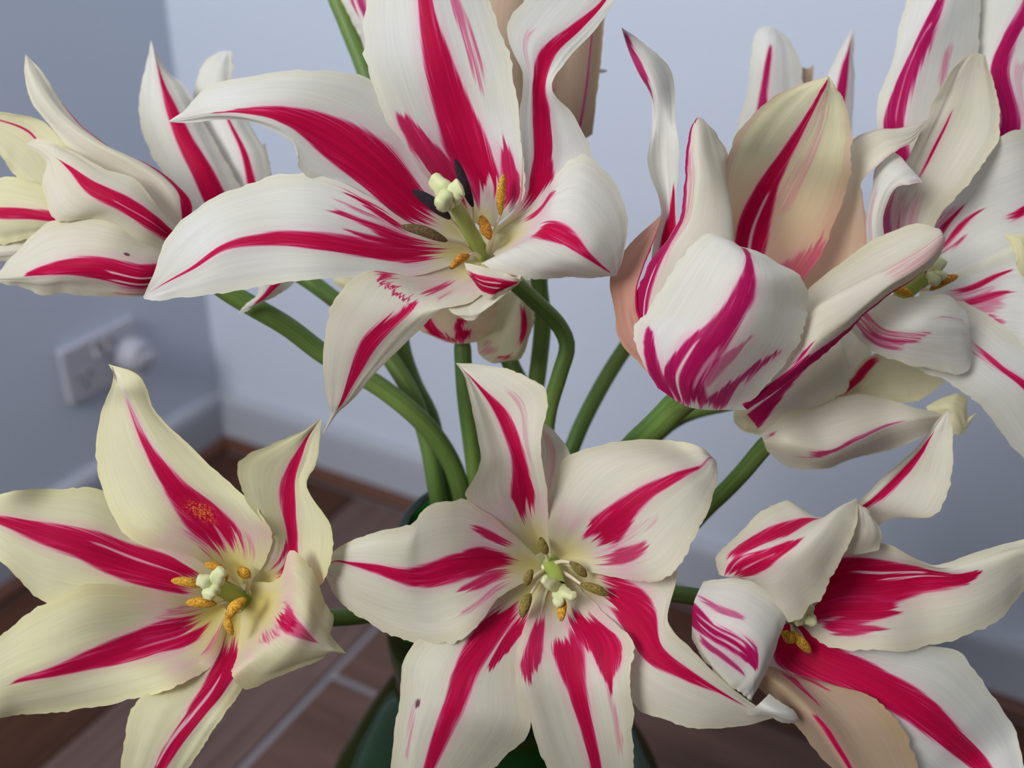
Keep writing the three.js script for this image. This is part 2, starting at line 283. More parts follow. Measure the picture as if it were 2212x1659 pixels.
function stamen(F, foot, a, b, wide, colour) {                   // filament from its foot to the anther that runs from a to b
  const A = F.P(...a), B = F.P(...b), root = F.P(...foot), mid = A.clone().lerp(B, 0.78), near = B.clone();
  if (A.distanceTo(root) < B.distanceTo(root)) near.copy(A);
  const s = new THREE.Group(); s.name = 'stamen'; F.g.add(s);
  const q = root.clone().lerp(near, 0.55).add(new THREE.Vector3(0, 0.001, 0));
  part('filament', taper([root, q, near], (t) => 0.0011 - 0.0006 * t, 12, 8), filamentMat, s);
  const bow = A.clone().lerp(B, 0.5).add(new THREE.Vector3(0, wide * 0.0003, wide * 0.0002));
  part('anther', taper([A, bow, B], (t) => wide / 2000 * Math.pow(Math.max(0.0, Math.sin(Math.PI * (0.03 + 0.94 * t))), 0.55), 22, 16, (x) => 0.72 + 0.3 * Math.pow(Math.abs(Math.sin(x)), 0.8)), pollenMats[colour], s);
}
function receptacle(F, p, r) { const g = new THREE.SphereGeometry(r / 1000, 24, 16); g.translate(...F.P(...p).toArray()); part('receptacle', g, receptMat, F.g); }
const receptMat = std({ color: 0xdfd9a0, roughness: 0.7 });
function pistil(F, foot, top, w, lobes, lr = 2.6) {              // three-sided ovary and a stigma of three folded lobes; lobes: points of the lobe tips
  const A = F.P(...foot), B = F.P(...top), s = new THREE.Group(); s.name = 'pistil'; F.g.add(s);
  part('ovary', taper([A, A.clone().lerp(B, 0.5), B], (t) => w / 2000 * (1 - 0.18 * t), 20, 18, (x) => 1 + 0.09 * Math.cos(3 * x)), ovaryMat, s);
  const gs = lobes.map((l) => { const T = F.P(...l), up = B.clone().sub(A).normalize().multiplyScalar(0.0016), m = B.clone().lerp(T, 0.5).add(up); const s0 = rnd() * 9; return taper([B.clone().addScaledVector(up, -0.3), m, T], (t) => lr / 1000 * (0.62 + 0.38 * Math.sin(2.2 * t + 0.5) + 0.14 * noise(t * 6 + s0, 2)) * (t > 0.93 ? Math.sqrt(Math.max(0, (1 - t) / 0.07)) : 1), 18, 12, (x, t) => 1 - 0.42 * Math.pow(Math.abs(Math.cos(x)), 5) + 0.1 * noise(x * 2 + s0, t * 7)); });
  part('stigma', mergeGeometries(gs), stigmaMat, s);
}
// ---------------------------------------------------------------- the wide open flower in the middle of the front
{
  const F = tulip('cream tulip spread like a six pointed star, facing forward above the green vase', 0.37, [1188, 1240, -30]);
  pet(F, { c: 'cream', st: [K([[1, .2, .2], [3, .1, .2]], .3)] }, [[1150, 1190, -26, 1175, 1190, -28, 1200, 1190, -26], [1130, 1080, -16, 1170, 1075, -16, 1226, 1080, -14], [1140, 985, -10, 1185, 975, -9, 1234, 990, -9], [1150, 935, -8, 1172, 928, -8, 1205, 940, -9], [1162, 908, -9, 1166, 906, -9, 1172, 909, -9]]);
  pet(F, { c: 'cream', yb: 1.3, st: [R([[1, .02, .3], [1.6, .02, .4], [2, 0, .3], [3, .1, .26], [4, .05, .17], [5, 0, .1], [5.9, 0, .03]]), G([[.9, .0, .1], [1.5, 0, .02]]), K([[2.6, .5, .06], [3.5, .5, .08], [4.6, .5, .05]], .35)] }, [[1143, 1208, -22, 1172, 1192, -25, 1195, 1192, -22], [1074, 1142, -8, 1142, 1108, -11, 1186, 1118, -9], [1004, 1074, 4, 1136, 1045, -2, 1180, 1045, 0], [1035, 1000, 8, 1112, 975, 3, 1168, 960, 6], [1020, 890, 8, 1074, 890, 3, 1180, 850, 8], [1005, 820, 4, 1036, 838, 3, 1120, 805, 4], [991, 792, 0, 1003, 800, 1, 1045, 790, 0], [983, 783, -3, 984, 784, -3, 986, 784, -3]]);
  pet(F, { c: 'cream', yb: 1.2, lilac: 5.2, st: [R([[1.1, .05, .2], [1.5, .02, .3], [1.9, 0, .24], [2.4, -.03, .16], [3, -.02, .12], [4, 0, .09], [5, 0, .045]]), M([[4.9, 0, .04], [6.6, 0, .05]], .5), R([[.85, .55, .1], [1.4, .5, .16], [2.1, .5, .05]], .7), K([[1.5, .2, .1], [2.8, .35, .05]], .3)] }, [[1190, 1200, -22, 1207, 1208, -25, 1222, 1222, -22], [1180, 1110, -9, 1275, 1168, -11, 1345, 1250, -7], [1190, 1040, -8, 1335, 1120, 0, 1445, 1247, 7], [1240, 978, -7, 1400, 1068, 4, 1494, 1172, 8], [1330, 954, -8, 1465, 1030, 4, 1528, 1105, 5], [1440, 950, -10, 1515, 1008, -1, 1550, 1040, -1], [1507, 963, -5, 1532, 990, -4, 1549, 1005, -5], [1544, 992, -8, 1545, 993, -8, 1546, 995, -8]]);
  pet(F, { c: 'cream', yb: 1.1, lilac: 4.6, st: [R([[.75, -.5, .18], [1.2, -.25, .42], [2, -.05, .42], [3, -.05, .3], [4, -.05, .2], [5, -.1, .11], [5.6, -.1, .02]])] }, [[1222, 1214, -22, 1230, 1245, -25, 1224, 1258, -22], [1350, 1220, -14, 1315, 1298, -14, 1270, 1325, -13], [1454, 1222, -3, 1380, 1362, -5, 1320, 1400, -9], [1444, 1345, 4, 1420, 1418, 0, 1330, 1475, -5], [1503, 1412, 4, 1488, 1460, 3, 1385, 1535, -3], [1572, 1478, 2, 1562, 1502, 2, 1495, 1572, -2], [1632, 1524, -2, 1630, 1538, -2, 1600, 1567, -4], [1668, 1550, -5, 1669, 1551, -5, 1668, 1552, -5]]);
  pet(F, { c: 'cream', yb: 1.2, spots: [[4.1, -.62, .07]], st: [R([[.75, -.02, .3], [1.2, -.1, .42], [2, -.05, .34], [3, 0, .21], [4, 0, .16], [5, 0, .14], [6.5, 0, .12], [7.5, 0, .04]]), R([[1.05, .55, .3], [2, .5, .2], [2.7, .35, .03]]), K([[4.3, -.7, .05], [5.6, -.6, .06]], .4)] }, [[1165, 1240, -22, 1176, 1250, -25, 1192, 1246, -22], [1050, 1290, -13, 1100, 1330, -13, 1165, 1335, -13], [945, 1345, -6, 1050, 1390, -5, 1125, 1410, -8], [876, 1420, -4, 1005, 1455, 0, 1125, 1470, -5], [864, 1500, -7, 975, 1530, 1, 1146, 1560, -3], [848, 1600, -14, 945, 1605, -6, 1095, 1640, -12], [845, 1690, -22, 915, 1690, -16, 1000, 1710, -20], [862, 1750, -27, 890, 1750, -25, 930, 1755, -27], [875, 1800, -32, 876, 1800, -32, 878, 1800, -32]]);
  pet(F, { c: 'cream', yb: 1.2, blush: .4, st: [R([[1.55, 0, .26], [2, -.02, .3], [3, .03, .21], [4, .05, .16], [5, 0, .14], [6.5, 0, .05]]), R([[1.15, -.62, .2], [2.2, -.7, .24], [2.9, -.8, .1]], .85), R([[1.1, .5, .25], [2, .55, .32], [2.6, .65, .2], [3.1, .62, .03]]), K([[3, .6, .04], [4.6, .7, .08]], .4)] }, [[1180, 1238, -22, 1200, 1243, -25, 1222, 1238, -22], [1140, 1330, -12, 1208, 1340, -14, 1290, 1310, -13], [1117, 1410, -4, 1222, 1400, -6, 1364, 1385, 1], [1113, 1467, 4, 1240, 1480, -1, 1362, 1465, 5], [1143, 1550, 1, 1263, 1570, -3, 1367, 1560, 2], [1178, 1650, -9, 1289, 1660, -10, 1367, 1660, -8], [1225, 1720, -20, 1300, 1730, -20, 1355, 1730, -20], [1306, 1790, -30, 1308, 1790, -30, 1310, 1790, -30]]);
  pet(F, { c: 'cream', yb: 1.3, lilac: 5.8, blush: .35, st: [R([[.72, -.05, .26], [1.3, -.05, .36], [2, 0, .21], [3, .02, .17], [4, .02, .14], [5, 0, .1], [6, 0, .06], [7.4, 0, .025]]), R([[.8, .45, .16], [1.3, .42, .14], [2, .35, .03]], .8), R([[.9, -.62, .12], [1.4, -.62, .1], [1.8, -.66, .03]], .85), K([[1, .75, .1], [1.8, .7, .06], [2.2, .68, .02]], .5)] }, [[1165, 1206, -22, 1164, 1224, -25, 1170, 1242, -22], [1100, 1148, -9, 1070, 1212, -12, 1085, 1285, -9], [996, 1080, 4, 985, 1225, -4, 1022, 1365, -1], [916, 1098, 5, 912, 1242, -1, 955, 1392, -3], [893, 1130, 4, 870, 1240, 1, 900, 1388, -5], [815, 1148, 1, 812, 1227, 0, 845, 1369, -8], [755, 1170, -3, 760, 1217, -4, 768, 1328, -11], [722, 1188, -7, 725, 1212, -7, 722, 1282, -12], [709, 1202, -10, 704, 1222, -10, 703, 1246, -12]]);
  receptacle(F, [1184, 1230, -35], 11);
  pistil(F, [1190, 1215, -26], [1206, 1268, -12], 6.6, [[1172, 1247, -5], [1245, 1290, -5], [1204, 1312, -6]], 2.2);
  stamen(F, [1185, 1222, -26], [1168, 1162, -12], [1180, 1196, -16], 3.6, 'olive');
  stamen(F, [1190, 1220, -26], [1232, 1215, -12], [1266, 1245, -14], 3.8, 'olive');
  stamen(F, [1198, 1232, -26], [1255, 1262, -10], [1314, 1285, -10], 3.8, 'olive');
  stamen(F, [1180, 1232, -26], [1150, 1231, -10], [1138, 1264, -12], 3.8, 'olive');
  stamen(F, [1182, 1238, -26], [1146, 1284, -10], [1128, 1334, -8], 4.6, 'olive');
  stamen(F, [1198, 1240, -26], [1218, 1296, -11], [1212, 1342, -7], 3.4, 'gold');
  stem(F, [[1188, 1232, .4], [1180, 1235, .43], [1150, 1190, .47], [1100, 1170, .5], [1080, 1330, .55]], 7.5, 7);
}
// ---------------------------------------------------------------- lower left flower
{
  const F = tulip('pale yellow open tulip with golden anthers, below the white wall socket', 0.375, [528, 1298, -30]);
  pet(F, { c: 'yellow', yb: 1.2, blush: .45, st: [R([[.75, -.02, .5], [1.2, 0, .66], [2, .02, .5], [3, 0, .3], [4, 0, .2], [5, 0, .14], [6, 0, .05]]), G([[1, -.14, .035], [2, -.11, .035], [3, -.08, .02]], .7)] }, [[495, 1275, -22, 490, 1285, -24, 492, 1298, -22], [420, 1195, -11, 390, 1250, -12, 400, 1305, -11], [310, 1130, -12, 280, 1212, -7, 290, 1310, -6], [215, 1058, -9, 180, 1175, -2, 170, 1310, -2], [120, 1056, -5, 80, 1145, 0, 95, 1300, 0], [30, 1062, 3, 0, 1123, 1, 10, 1220, 2], [-50, 1075, -3, -70, 1105, -2, -60, 1150, -4], [-120, 1090, -8, -121, 1092, -8, -120, 1094, -8]]);
  pet(F, { c: 'yellow', yb: 1.5, blush: .45, jag: .03, pollen: [[1.95, .0, .3]], st: [R([[.85, -.02, .35], [1.35, 0, .5], [2, 0, .36], [3, 0, .2], [4, 0, .1], [5, 0, .045], [5.4, 0, .01]]), G([[.8, 0, .1], [1.4, .02, .02]], .6), G([[3.6, .16, .04], [5, .05, .1], [6.5, 0, .14], [7.6, 0, .3]], .6), K([[.8, -.5, .22], [1.5, -.45, .1]], .6), K([[.7, .5, .25], [1.4, .5, .12]], .35)] }, [[500, 1270, -20, 518, 1262, -23, 538, 1264, -20], [405, 1197, -5, 485, 1172, -11, 582, 1190, -4], [296, 1172, 2, 430, 1097, -4, 577, 1128, 4], [236, 1100, -3, 378, 1045, 0, 505, 1053, 2], [209, 985, -7, 320, 962, 2, 405, 958, 0], [221, 890, -5, 278, 870, 2, 333, 884, 0], [246, 822, 3, 262, 835, 4, 314, 832, 4], [241, 797, 0, 249, 806, 1, 300, 810, 5], [233, 786, -2, 234, 787, -2, 236, 787, -2]]);
  pet(F, { c: 'yellow', yb: 1.5, blush: .45, st: [R([[.78, -.12, .2], [1.2, -.1, .36], [2, 0, .3], [3, .03, .2], [4, .03, .1], [5, 0, .03]]), R([[.62, .25, .16], [1.3, .15, .2], [2.2, .08, .12]]), G([[.7, .08, .03], [1.6, .06, .025], [2.2, .06, .01]], .6), K([[.7, -.6, .22], [1.5, -.5, .12]], .6), K([[.35, .75, .15], [1, .75, .1]], .6)] }, [[480, 1298, -20, 484, 1310, -23, 492, 1322, -20], [385, 1290, -8, 400, 1362, -12, 452, 1440, -7], [290, 1266, 0, 310, 1390, -6, 372, 1487, 3], [190, 1263, 5, 210, 1420, 0, 275, 1513, -2], [100, 1303, 3, 112, 1450, 3, 150, 1535, -6], [28, 1350, 0, 32, 1473, 2, 50, 1545, -7], [-40, 1420, 0, -35, 1502, 0, -30, 1550, 0], [-80, 1530, -4, -81, 1531, -4, -80, 1532, -4]]);
  pet(F, { c: 'yellow', yb: 1.1, jag: .035, st: [R([[.62, 0, .55], [1.2, 0, .55], [2, .05, .4], [3, .1, .28], [4, .08, .24], [5, .02, .22], [6.5, 0, .06]]), G([[1.6, -.02, .025], [2.4, -.02, .045], [3, -.02, .045], [4, -.08, .045], [5, -.12, .03]], .8)] }, [[490, 1320, -20, 512, 1326, -23, 552, 1308, -22], [452, 1410, -8, 492, 1425, -11, 585, 1365, -14], [375, 1470, -3, 462, 1488, -3, 530, 1478, -8], [297, 1512, 3, 418, 1545, 3, 485, 1542, 1], [270, 1592, 4, 378, 1600, 4, 445, 1600, 2], [262, 1660, 0, 345, 1660, 2, 404, 1662, 0], [275, 1720, -6, 320, 1725, -4, 360, 1730, -6], [300, 1790, -12, 301, 1790, -12, 302, 1790, -12]]);
  pet(F, { c: 'yellow', yb: 1.1, jag: .03, st: [R([[.7, 0, .2], [1.2, .02, .28], [2, 0, .19], [3, 0, .17], [4, -.02, .2], [5, 0, .2], [6, 0, .12], [6.4, 0, .03]]), R([[.8, -.42, .12], [1.5, -.3, .1], [1.9, -.2, .03]], .85)] }, [[540, 1262, -20, 552, 1265, -23, 562, 1272, -20], [577, 1198, -7, 622, 1225, -10, 672, 1280, -5], [584, 1150, 2, 630, 1165, -4, 710, 1225, 4], [528, 1072, 6, 624, 1095, 0, 713, 1140, 6], [515, 1000, 8, 632, 1032, 2, 660, 1048, 4], [590, 958, 6, 645, 985, 4, 684, 1000, 4], [650, 932, 4, 664, 945, 3, 690, 955, 2], [693, 904, 0, 694, 905, 0, 695, 906, 0]]);
  pet(F, { c: 'yellow', yb: 1.7, jag: .035, blush: .5, st: [R([[1.3, .06, .06], [1.6, .02, .16], [2, 0, .17], [2.5, 0, .14], [3, 0, .11], [4, 0, .05], [4.4, 0, .01]]), G([[2.3, 0, .2], [4, 0, .2], [6, 0, .4]], .35), R([[1.5, -.2, .08], [1.8, -.12, .1], [2.05, -.1, .1]], .6), K([[1.5, .35, .2], [2.05, .3, .1]], .8)] }, [[535, 1258, -20, 542, 1295, -23, 522, 1324, -20], [602, 1250, -6, 590, 1315, -10, 512, 1412, -8], [637, 1188, 6, 622, 1345, 3, 502, 1458, 6], [670, 1224, 5, 650, 1365, 5, 532, 1488, 3], [701, 1300, 0, 680, 1386, 1, 642, 1447, -2], [720, 1335, -4, 705, 1396, -2, 690, 1425, -5], [706, 1367, -5, 722, 1402, -4, 715, 1413, -6], [748, 1411, -8, 749, 1411, -8, 748, 1412, -8]]);
  receptacle(F, [530, 1298, -35], 9.5);
  pistil(F, [530, 1300, -26], [466, 1264, -6], 7, [[424, 1252, -3], [484, 1228, -2], [450, 1296, -3]], 2.7);
  stamen(F, [522, 1284, -25], [442, 1218, -8], [486, 1232, -10], 3.6, 'gold');
  stamen(F, [520, 1292, -25], [370, 1254, -6], [436, 1264, -8], 3.8, 'gold');
  stamen(F, [520, 1300, -25], [402, 1302, -5], [466, 1305, -7], 4.2, 'gold');
  stamen(F, [532, 1290, -25], [514, 1230, -9], [540, 1246, -10], 4.4, 'gold');
  stamen(F, [524, 1306, -25], [530, 1293, -5], [492, 1335, -4], 4.4, 'gold');
  stamen(F, [520, 1304, -25], [489, 1325, -3], [502, 1372, -3], 3.4, 'gold');
  stamen(F, [530, 1284, -25], [480, 1232, -8], [490, 1252, -9], 3, 'gold');
  stem(F, [[530, 1300, .408], [600, 1325, .425], [730, 1334, .44], [850, 1310, .455], [985, 1180, .48], [1040, 1150, .5], [1070, 1330, .54]], 7.5, 7);
}
// ---------------------------------------------------------------- the big flower at the top centre
{
  const F = tulip('largest open white tulip, with black anthers around a thick green pistil', 0.38, [1045, 555, -28]);
  pet(F, { c: 'white', yb: .9, st: [R([[.7, .05, .3], [1.2, .05, .62], [2, 0, .56], [3, 0, .38], [4, 0, .22], [5, 0, .13], [5.9, .15, .03]])], lilac: 6 }, [[1015, 480, -18, 1005, 505, -22, 1000, 525, -20], [950, 390, -10, 900, 452, -9, 880, 505, -11], [885, 270, -6, 800, 362, 1, 735, 415, -2], [815, 180, -1, 700, 293, 7, 647, 366, 5], [692, 150, 5, 600, 250, 12, 638, 314, 8], [560, 158, 6, 520, 241, 12, 560, 267, 10], [450, 190, 3, 450, 242, 8, 480, 259, 7], [395, 238, 0, 400, 254, 3, 410, 263, 2], [364, 262, -3, 363, 263, -3, 364, 264, -3]]);
  pet(F, { c: 'white', yb: 1.1, lilac: 6, st: [R([[.62, .05, .3], [1.15, .05, .45], [2, 0, .26], [3, 0, .2], [4, 0, .14], [5, 0, .08], [6, 0, .06], [7.5, 0, .03]]), R([[.8, -.35, .25], [1.5, -.42, .15], [2.1, -.5, .05], [2.6, -.55, .02]]), R([[1.1, -.7, .1], [1.7, -.8, .09], [2.3, -.9, .03]]), R([[.9, -.2, .16], [1.8, -.25, .08], [2.4, -.3, .02]]), K([[1.2, -.55, .08], [2, -.66, .05], [2.5, -.7, .02]], .8)] }, [[1008, 525, -18, 1012, 540, -22, 1015, 558, -20], [900, 490, -7, 900, 545, -9, 905, 595, -6], [780, 414, 1, 800, 543, 1, 800, 598, 3], [655, 374, 2, 690, 525, 8, 690, 602, 9], [560, 387, -1, 590, 518, 9, 590, 615, 8], [450, 432, -2, 490, 533, 9, 480, 633, 5], [362, 508, 0, 415, 580, 4, 400, 641, 2], [328, 600, 0, 350, 615, 1, 345, 650, 0], [309, 642, -3, 310, 643, -3, 312, 646, -3]]);
  pet(F, { c: 'white', yb: .8, blush: .4, st: [R([[.75, .05, .3], [1.2, .05, .55], [2, .02, .48], [3, -.02, .32], [4, -.05, .22], [5, -.06, .13], [6, -.05, .08], [7, 0, .03]]), R([[.6, -.5, .4], [1.4, -.62, .32], [2.2, -.72, .22], [2.9, -.78, .06]], .85), R([[.8, .72, .25], [1.6, .7, .2], [2.4, .68, .05]], .85), K([[3.2, .5, .04], [4, .5, .1], [5, .45, .1], [6, .4, .03]], .75), G([[.5, .12, .25], [1.2, .2, .1], [1.6, .2, .02]])] }, [[1020, 475, -18, 1040, 490, -22, 1065, 490, -20], [940, 402, -4, 1040, 400, -13, 1128, 430, -8], [878, 325, 3, 1015, 325, -8, 1132, 345, -3], [822, 235, 2, 985, 235, -4, 1118, 235, 0], [791, 130, -1, 955, 130, 1, 1099, 125, 1], [788, 20, -4, 930, 20, 3, 1066, 20, 0], [815, -80, -6, 915, -90, 1, 1020, -90, -3], [860, -160, -4, 905, -165, -6, 955, -160, -6], [898, -220, -10, 900, -220, -10, 902, -220, -10]]);
  pet(F, { c: 'white', yb: .8, lilac: 6.5, st: [R([[.8, 0, .4], [1.3, 0, .56], [2, 0, .3], [3, 0, .36], [4, 0, .5], [5, 0, .27], [6, .05, .22], [7, .1, .16], [7.8, 0, .03]]), K([[4.2, -.6, .05], [5.6, -.6, .06]], .3)] }, [[1062, 500, -20, 1075, 505, -22, 1092, 505, -20], [1118, 440, -9, 1150, 420, -11, 1205, 425, -10], [1126, 365, -4, 1165, 340, -6, 1275, 345, -7], [1122, 250, 2, 1166, 250, -1, 1240, 250, -2], [1130, 165, 6, 1168, 180, 3, 1192, 188, 4], [1095, 70, 7, 1190, 115, 5, 1228, 126, 4], [1120, 15, 6, 1240, 65, 5, 1290, 58, 3], [1200, -60, 0, 1290, 15, 2, 1326, 5, 0], [1350, -60, -6, 1351, -60, -6, 1352, -59, -6]]);
  pet(F, { c: 'white', yb: 1.3, lilac: 5, st: [R([[1.6, 0, .2], [2.2, 0, .2], [3, -.03, .13], [4, 0, .08], [5, 0, .05], [6, 0, .03]]), R([[.8, -.62, .1], [1.6, -.7, .08], [2.2, -.7, .02]], .9)] }, [[1076, 496, -21, 1078, 526, -23, 1066, 548, -20], [1172, 432, -11, 1135, 508, -9, 1075, 562, -4], [1205, 375, -4, 1180, 497, 5, 1046, 572, 7], [1258, 334, -3, 1225, 520, 9, 1120, 598, 7], [1330, 402, -3, 1265, 550, 9, 1212, 602, 2], [1355, 480, -2, 1298, 575, 4, 1276, 601, -2], [1346, 550, -2, 1318, 588, -1, 1308, 594, -4], [1332, 595, -5, 1333, 596, -5, 1332, 597, -5]]);
  pet(F, { c: 'cream', yb: 1, st: [R([[2.3, .1, .05], [2.9, .05, .12], [3.5, 0, .17], [4, 0, .2], [5, 0, .22], [6, 0, .2], [6.9, 0, .06]]), R([[1.6, -1, .1], [1.85, -.72, .2], [2.05, -.42, .24], [2.25, -.12, .14], [2.38, .04, .04]], .95), G([[1.8, -.75, .05], [2.1, -.4, .06], [2.3, -.1, .02]], .7), R([[.95, .0, .1], [1.5, .05, .12], [1.8, .1, .05]], .7), K([[1.2, .4, .1], [1.9, .4, .06]], .6)] }, [[1010, 560, -20, 1030, 566, -23, 1062, 565, -20], [900, 588, -7, 960, 615, -9, 1060, 612, -5], [784, 587, 5, 890, 642, 6, 1012, 657, 7], [735, 630, 10, 868, 675, 9, 964, 664, 10], [706, 690, 5, 800, 742, 4, 905, 713, 5], [698, 790, -7, 764, 815, -7, 812, 805, -6], [708, 868, -20, 738, 872, -18, 757, 868, -19], [715, 893, -25, 722, 895, -24, 731, 890, -25], [697, 936, -32, 698, 937, -32, 699, 936, -32]]);
  pet(F, { c: 'cream', yb: 1, st: [K([[.9, -.2, .2], [1.8, -.3, .1]], .6)] }, [[1030, 568, -20, 1055, 572, -22, 1080, 565, -20], [985, 632, -4, 1040, 622, -6, 1095, 585, -4], [952, 655, 6, 1045, 650, 6, 1127, 603, 8], [985, 680, 10, 1035, 675, 10, 1116, 616, 9], [1005, 692, 9, 1026, 691, 9, 1068, 650, 8]]);
  pet(F, { c: 'cream', nu: 20, nv: 32, st: [R([[.1, .25, .35], [1, .25, .62], [2, .2, .66], [3, .1, .5], [3.7, 0, .1]]), G([[.4, .05, .05], [2.2, .0, .06]]), G([[.6, .4, .05], [2.4, .35, .05]])] }, [[1003, 568, 10, 1008, 585, 12, 1015, 600, 8], [1040, 575, 12, 1040, 605, 14, 1035, 630, 9], [1085, 590, 12, 1080, 612, 14, 1062, 643, 10], [1110, 599, 12, 1105, 612, 12, 1095, 628, 10], [1128, 604, 10, 1128, 605, 10, 1127, 606, 10]]);
  receptacle(F, [1050, 553, -35], 11);
  pistil(F, [1042, 552, -24], [976, 430, 4], 6.4, [[932, 385, 4], [1000, 402, 7], [948, 452, 9]], 3.5);
  stamen(F, [1025, 540, -23], [984, 345, 2], [1021, 446, -8], 3.6, 'dark');
  stamen(F, [1025, 545, -23], [892, 411, 0], [972, 472, -6], 4.6, 'dark');
  stamen(F, [1030, 550, -23], [866, 489, 2], [965, 520, -3], 4.6, 'brown');
  stamen(F, [1055, 545, -23], [1088, 376, -2], [1081, 463, -8], 3.8, 'gold');
  stamen(F, [1052, 548, -23], [1039, 466, -6], [1058, 516, -10], 4.4, 'orange');
  stamen(F, [1040, 556, -23], [974, 580, 0], [1013, 552, -6], 3.6, 'orange');
  stem(F, [[1048, 560, .412], [1100, 600, .425], [1160, 655, .43], [1205, 700, .432], [1225, 745, .434], [1210, 805, .437], [1188, 880, .445], [1170, 1000, .46], [1120, 1150, .48], [1090, 1330, .53]], 7, 6.6);
}
// ---------------------------------------------------------------- large cup shaped flower on the right
{
  const F = tulip('large half closed cup shaped tulip, the outside of its front petal splashed magenta', 0.385, [1475, 868, -14]);
  pet(F, { c: 'yellow', pb: 3.6, st: [R([[0, .72, .4], [.8, .85, .25], [1.6, .97, .08]], .4), R([[0, .05, .42], [1, .05, .38], [2, 0, .2], [3, 0, .1], [4, 0, .065], [5, 0, .06], [6, 0, .1], [6.7, 0, .06]]), G([[.4, .14, .05], [1.5, .1, .03], [2, .08, .01]]), K([[1.6, .35, .1], [3, .35, .12], [4.6, .3, .16], [5.4, .3, .1]], .28)], edge: .15, lilac: 4.4 }, [[1560, 640, -52, 1600, 660, -60, 1680, 665, -56], [1557, 520, -40, 1610, 503, -52, 1746, 592, -46], [1556, 400, -20, 1655, 405, -34, 1814, 446, -26], [1575, 322, -5, 1703, 325, -15, 1839, 350, -9], [1640, 232, -2, 1747, 250, -4, 1836, 268, -4], [1705, 192, -1, 1772, 203, 0, 1819, 210, -2], [1755, 174, 0, 1783, 182, 1, 1803, 187, 0], [1789, 163, 1, 1790, 164, 1, 1791, 165, 1]]);  // faint red stroke paints the glow low on the right edge
  pet(F, { c: 'white', lilac: 5.5, st: [R([[0, .1, .9], [1, .35, .7], [1.6, .6, .3], [2.1, .7, .05]]), M([[4.8, -.95, .12], [5.5, -.7, .35], [6.3, -.5, .45], [7, -.4, .5], [7.8, 0, .6]], .8)] }, [[1395, 640, -22, 1420, 640, -25, 1452, 640, -22], [1412, 530, -18, 1435, 510, -22, 1462, 500, -18], [1424, 455, -14, 1442, 425, -17, 1462, 415, -12], [1399, 356, -12, 1432, 335, -15, 1467, 330, -7], [1407, 270, -12, 1430, 255, -10, 1458, 258, -10], [1400, 196, -10, 1415, 188, -6, 1447, 150, -14], [1379, 158, -8, 1392, 140, -6, 1420, 116, -11], [1356, 107, -8, 1363, 97, -8, 1386, 89, -10], [1342, 58, -10, 1343, 59, -10, 1345, 61, -10]]);
  pet(F, { c: 'pink', st: [R([[0, .92, .12], [2, .95, .14], [4, .96, .07], [5.4, .95, .03]])], label: 'outer petal with its shade and glow put in as peach' }, [[1400, 805, -4, 1420, 800, 0, 1450, 800, 0], [1377, 783, -6, 1395, 760, -2, 1420, 740, -2], [1341, 738, -10, 1362, 712, -4, 1385, 690, -4], [1330, 690, -12, 1350, 658, -6, 1375, 640, -4], [1317, 604, -14, 1352, 588, -8, 1395, 570, -8], [1355, 540, -16, 1385, 528, -12, 1416, 513, -12], [1427, 464, -16, 1428, 465, -16, 1429, 466, -16]]);  // tone holds the shade and the reddish light through this petal
  pet(F, { c: 'cream', pb: 4, st: [R([[.2, -.9, .08], [1.5, -.92, .05], [3, -.9, .03]], .6)], lilac: 5, edge: .2 }, [[1680, 700, -66, 1740, 700, -64, 1800, 690, -50], [1725, 595, -62, 1805, 590, -54, 1874, 545, -34], [1770, 490, -46, 1830, 480, -40, 1867, 435, -24], [1805, 400, -32, 1840, 395, -29, 1863, 396, -20], [1826, 315, -22, 1862, 342, -19, 1890, 364, -15], [1880, 282, -18, 1905, 305, -16, 1932, 328, -14], [1955, 272, -20, 1962, 290, -18, 1970, 306, -18], [2002, 259, -24, 2003, 260, -24, 2004, 261, -24]]);
  pet(F, { c: 'cream', lilac: 5, edge: .2, st: [M([[0, -.7, .3], [1, -.72, .35], [2, -.72, .3], [3, -.88, .14], [4, -.97, .07], [6, -.9, .12], [6.8, -.5, .4]]), K([[1.8, -.45, .12], [3.2, -.6, .14], [5, -.75, .14]], .35), G([[.2, -.55, .03], [1.8, -.6, .03]])] }, [[1373, 740, -8, 1400, 740, -4, 1480, 740, -4, 1500, 760, -8], [1374, 650, -6, 1410, 640, 0, 1530, 640, 0, 1545, 655, -6], [1400, 575, -4, 1450, 545, 4, 1572, 570, 2, 1580, 580, -4], [1462, 480, -2, 1500, 470, 4, 1578, 482, 2, 1580, 470, -6], [1480, 398, -2, 1515, 390, 4, 1562, 400, 0, 1565, 390, -8], [1483, 330, -2, 1510, 320, 2, 1541, 330, -2, 1568, 335, -8], [1490, 278, -4, 1506, 268, -2, 1527, 275, -4, 1548, 290, -8], [1504, 254, -7, 1508, 252, -7, 1514, 254, -7, 1520, 258, -8]]);
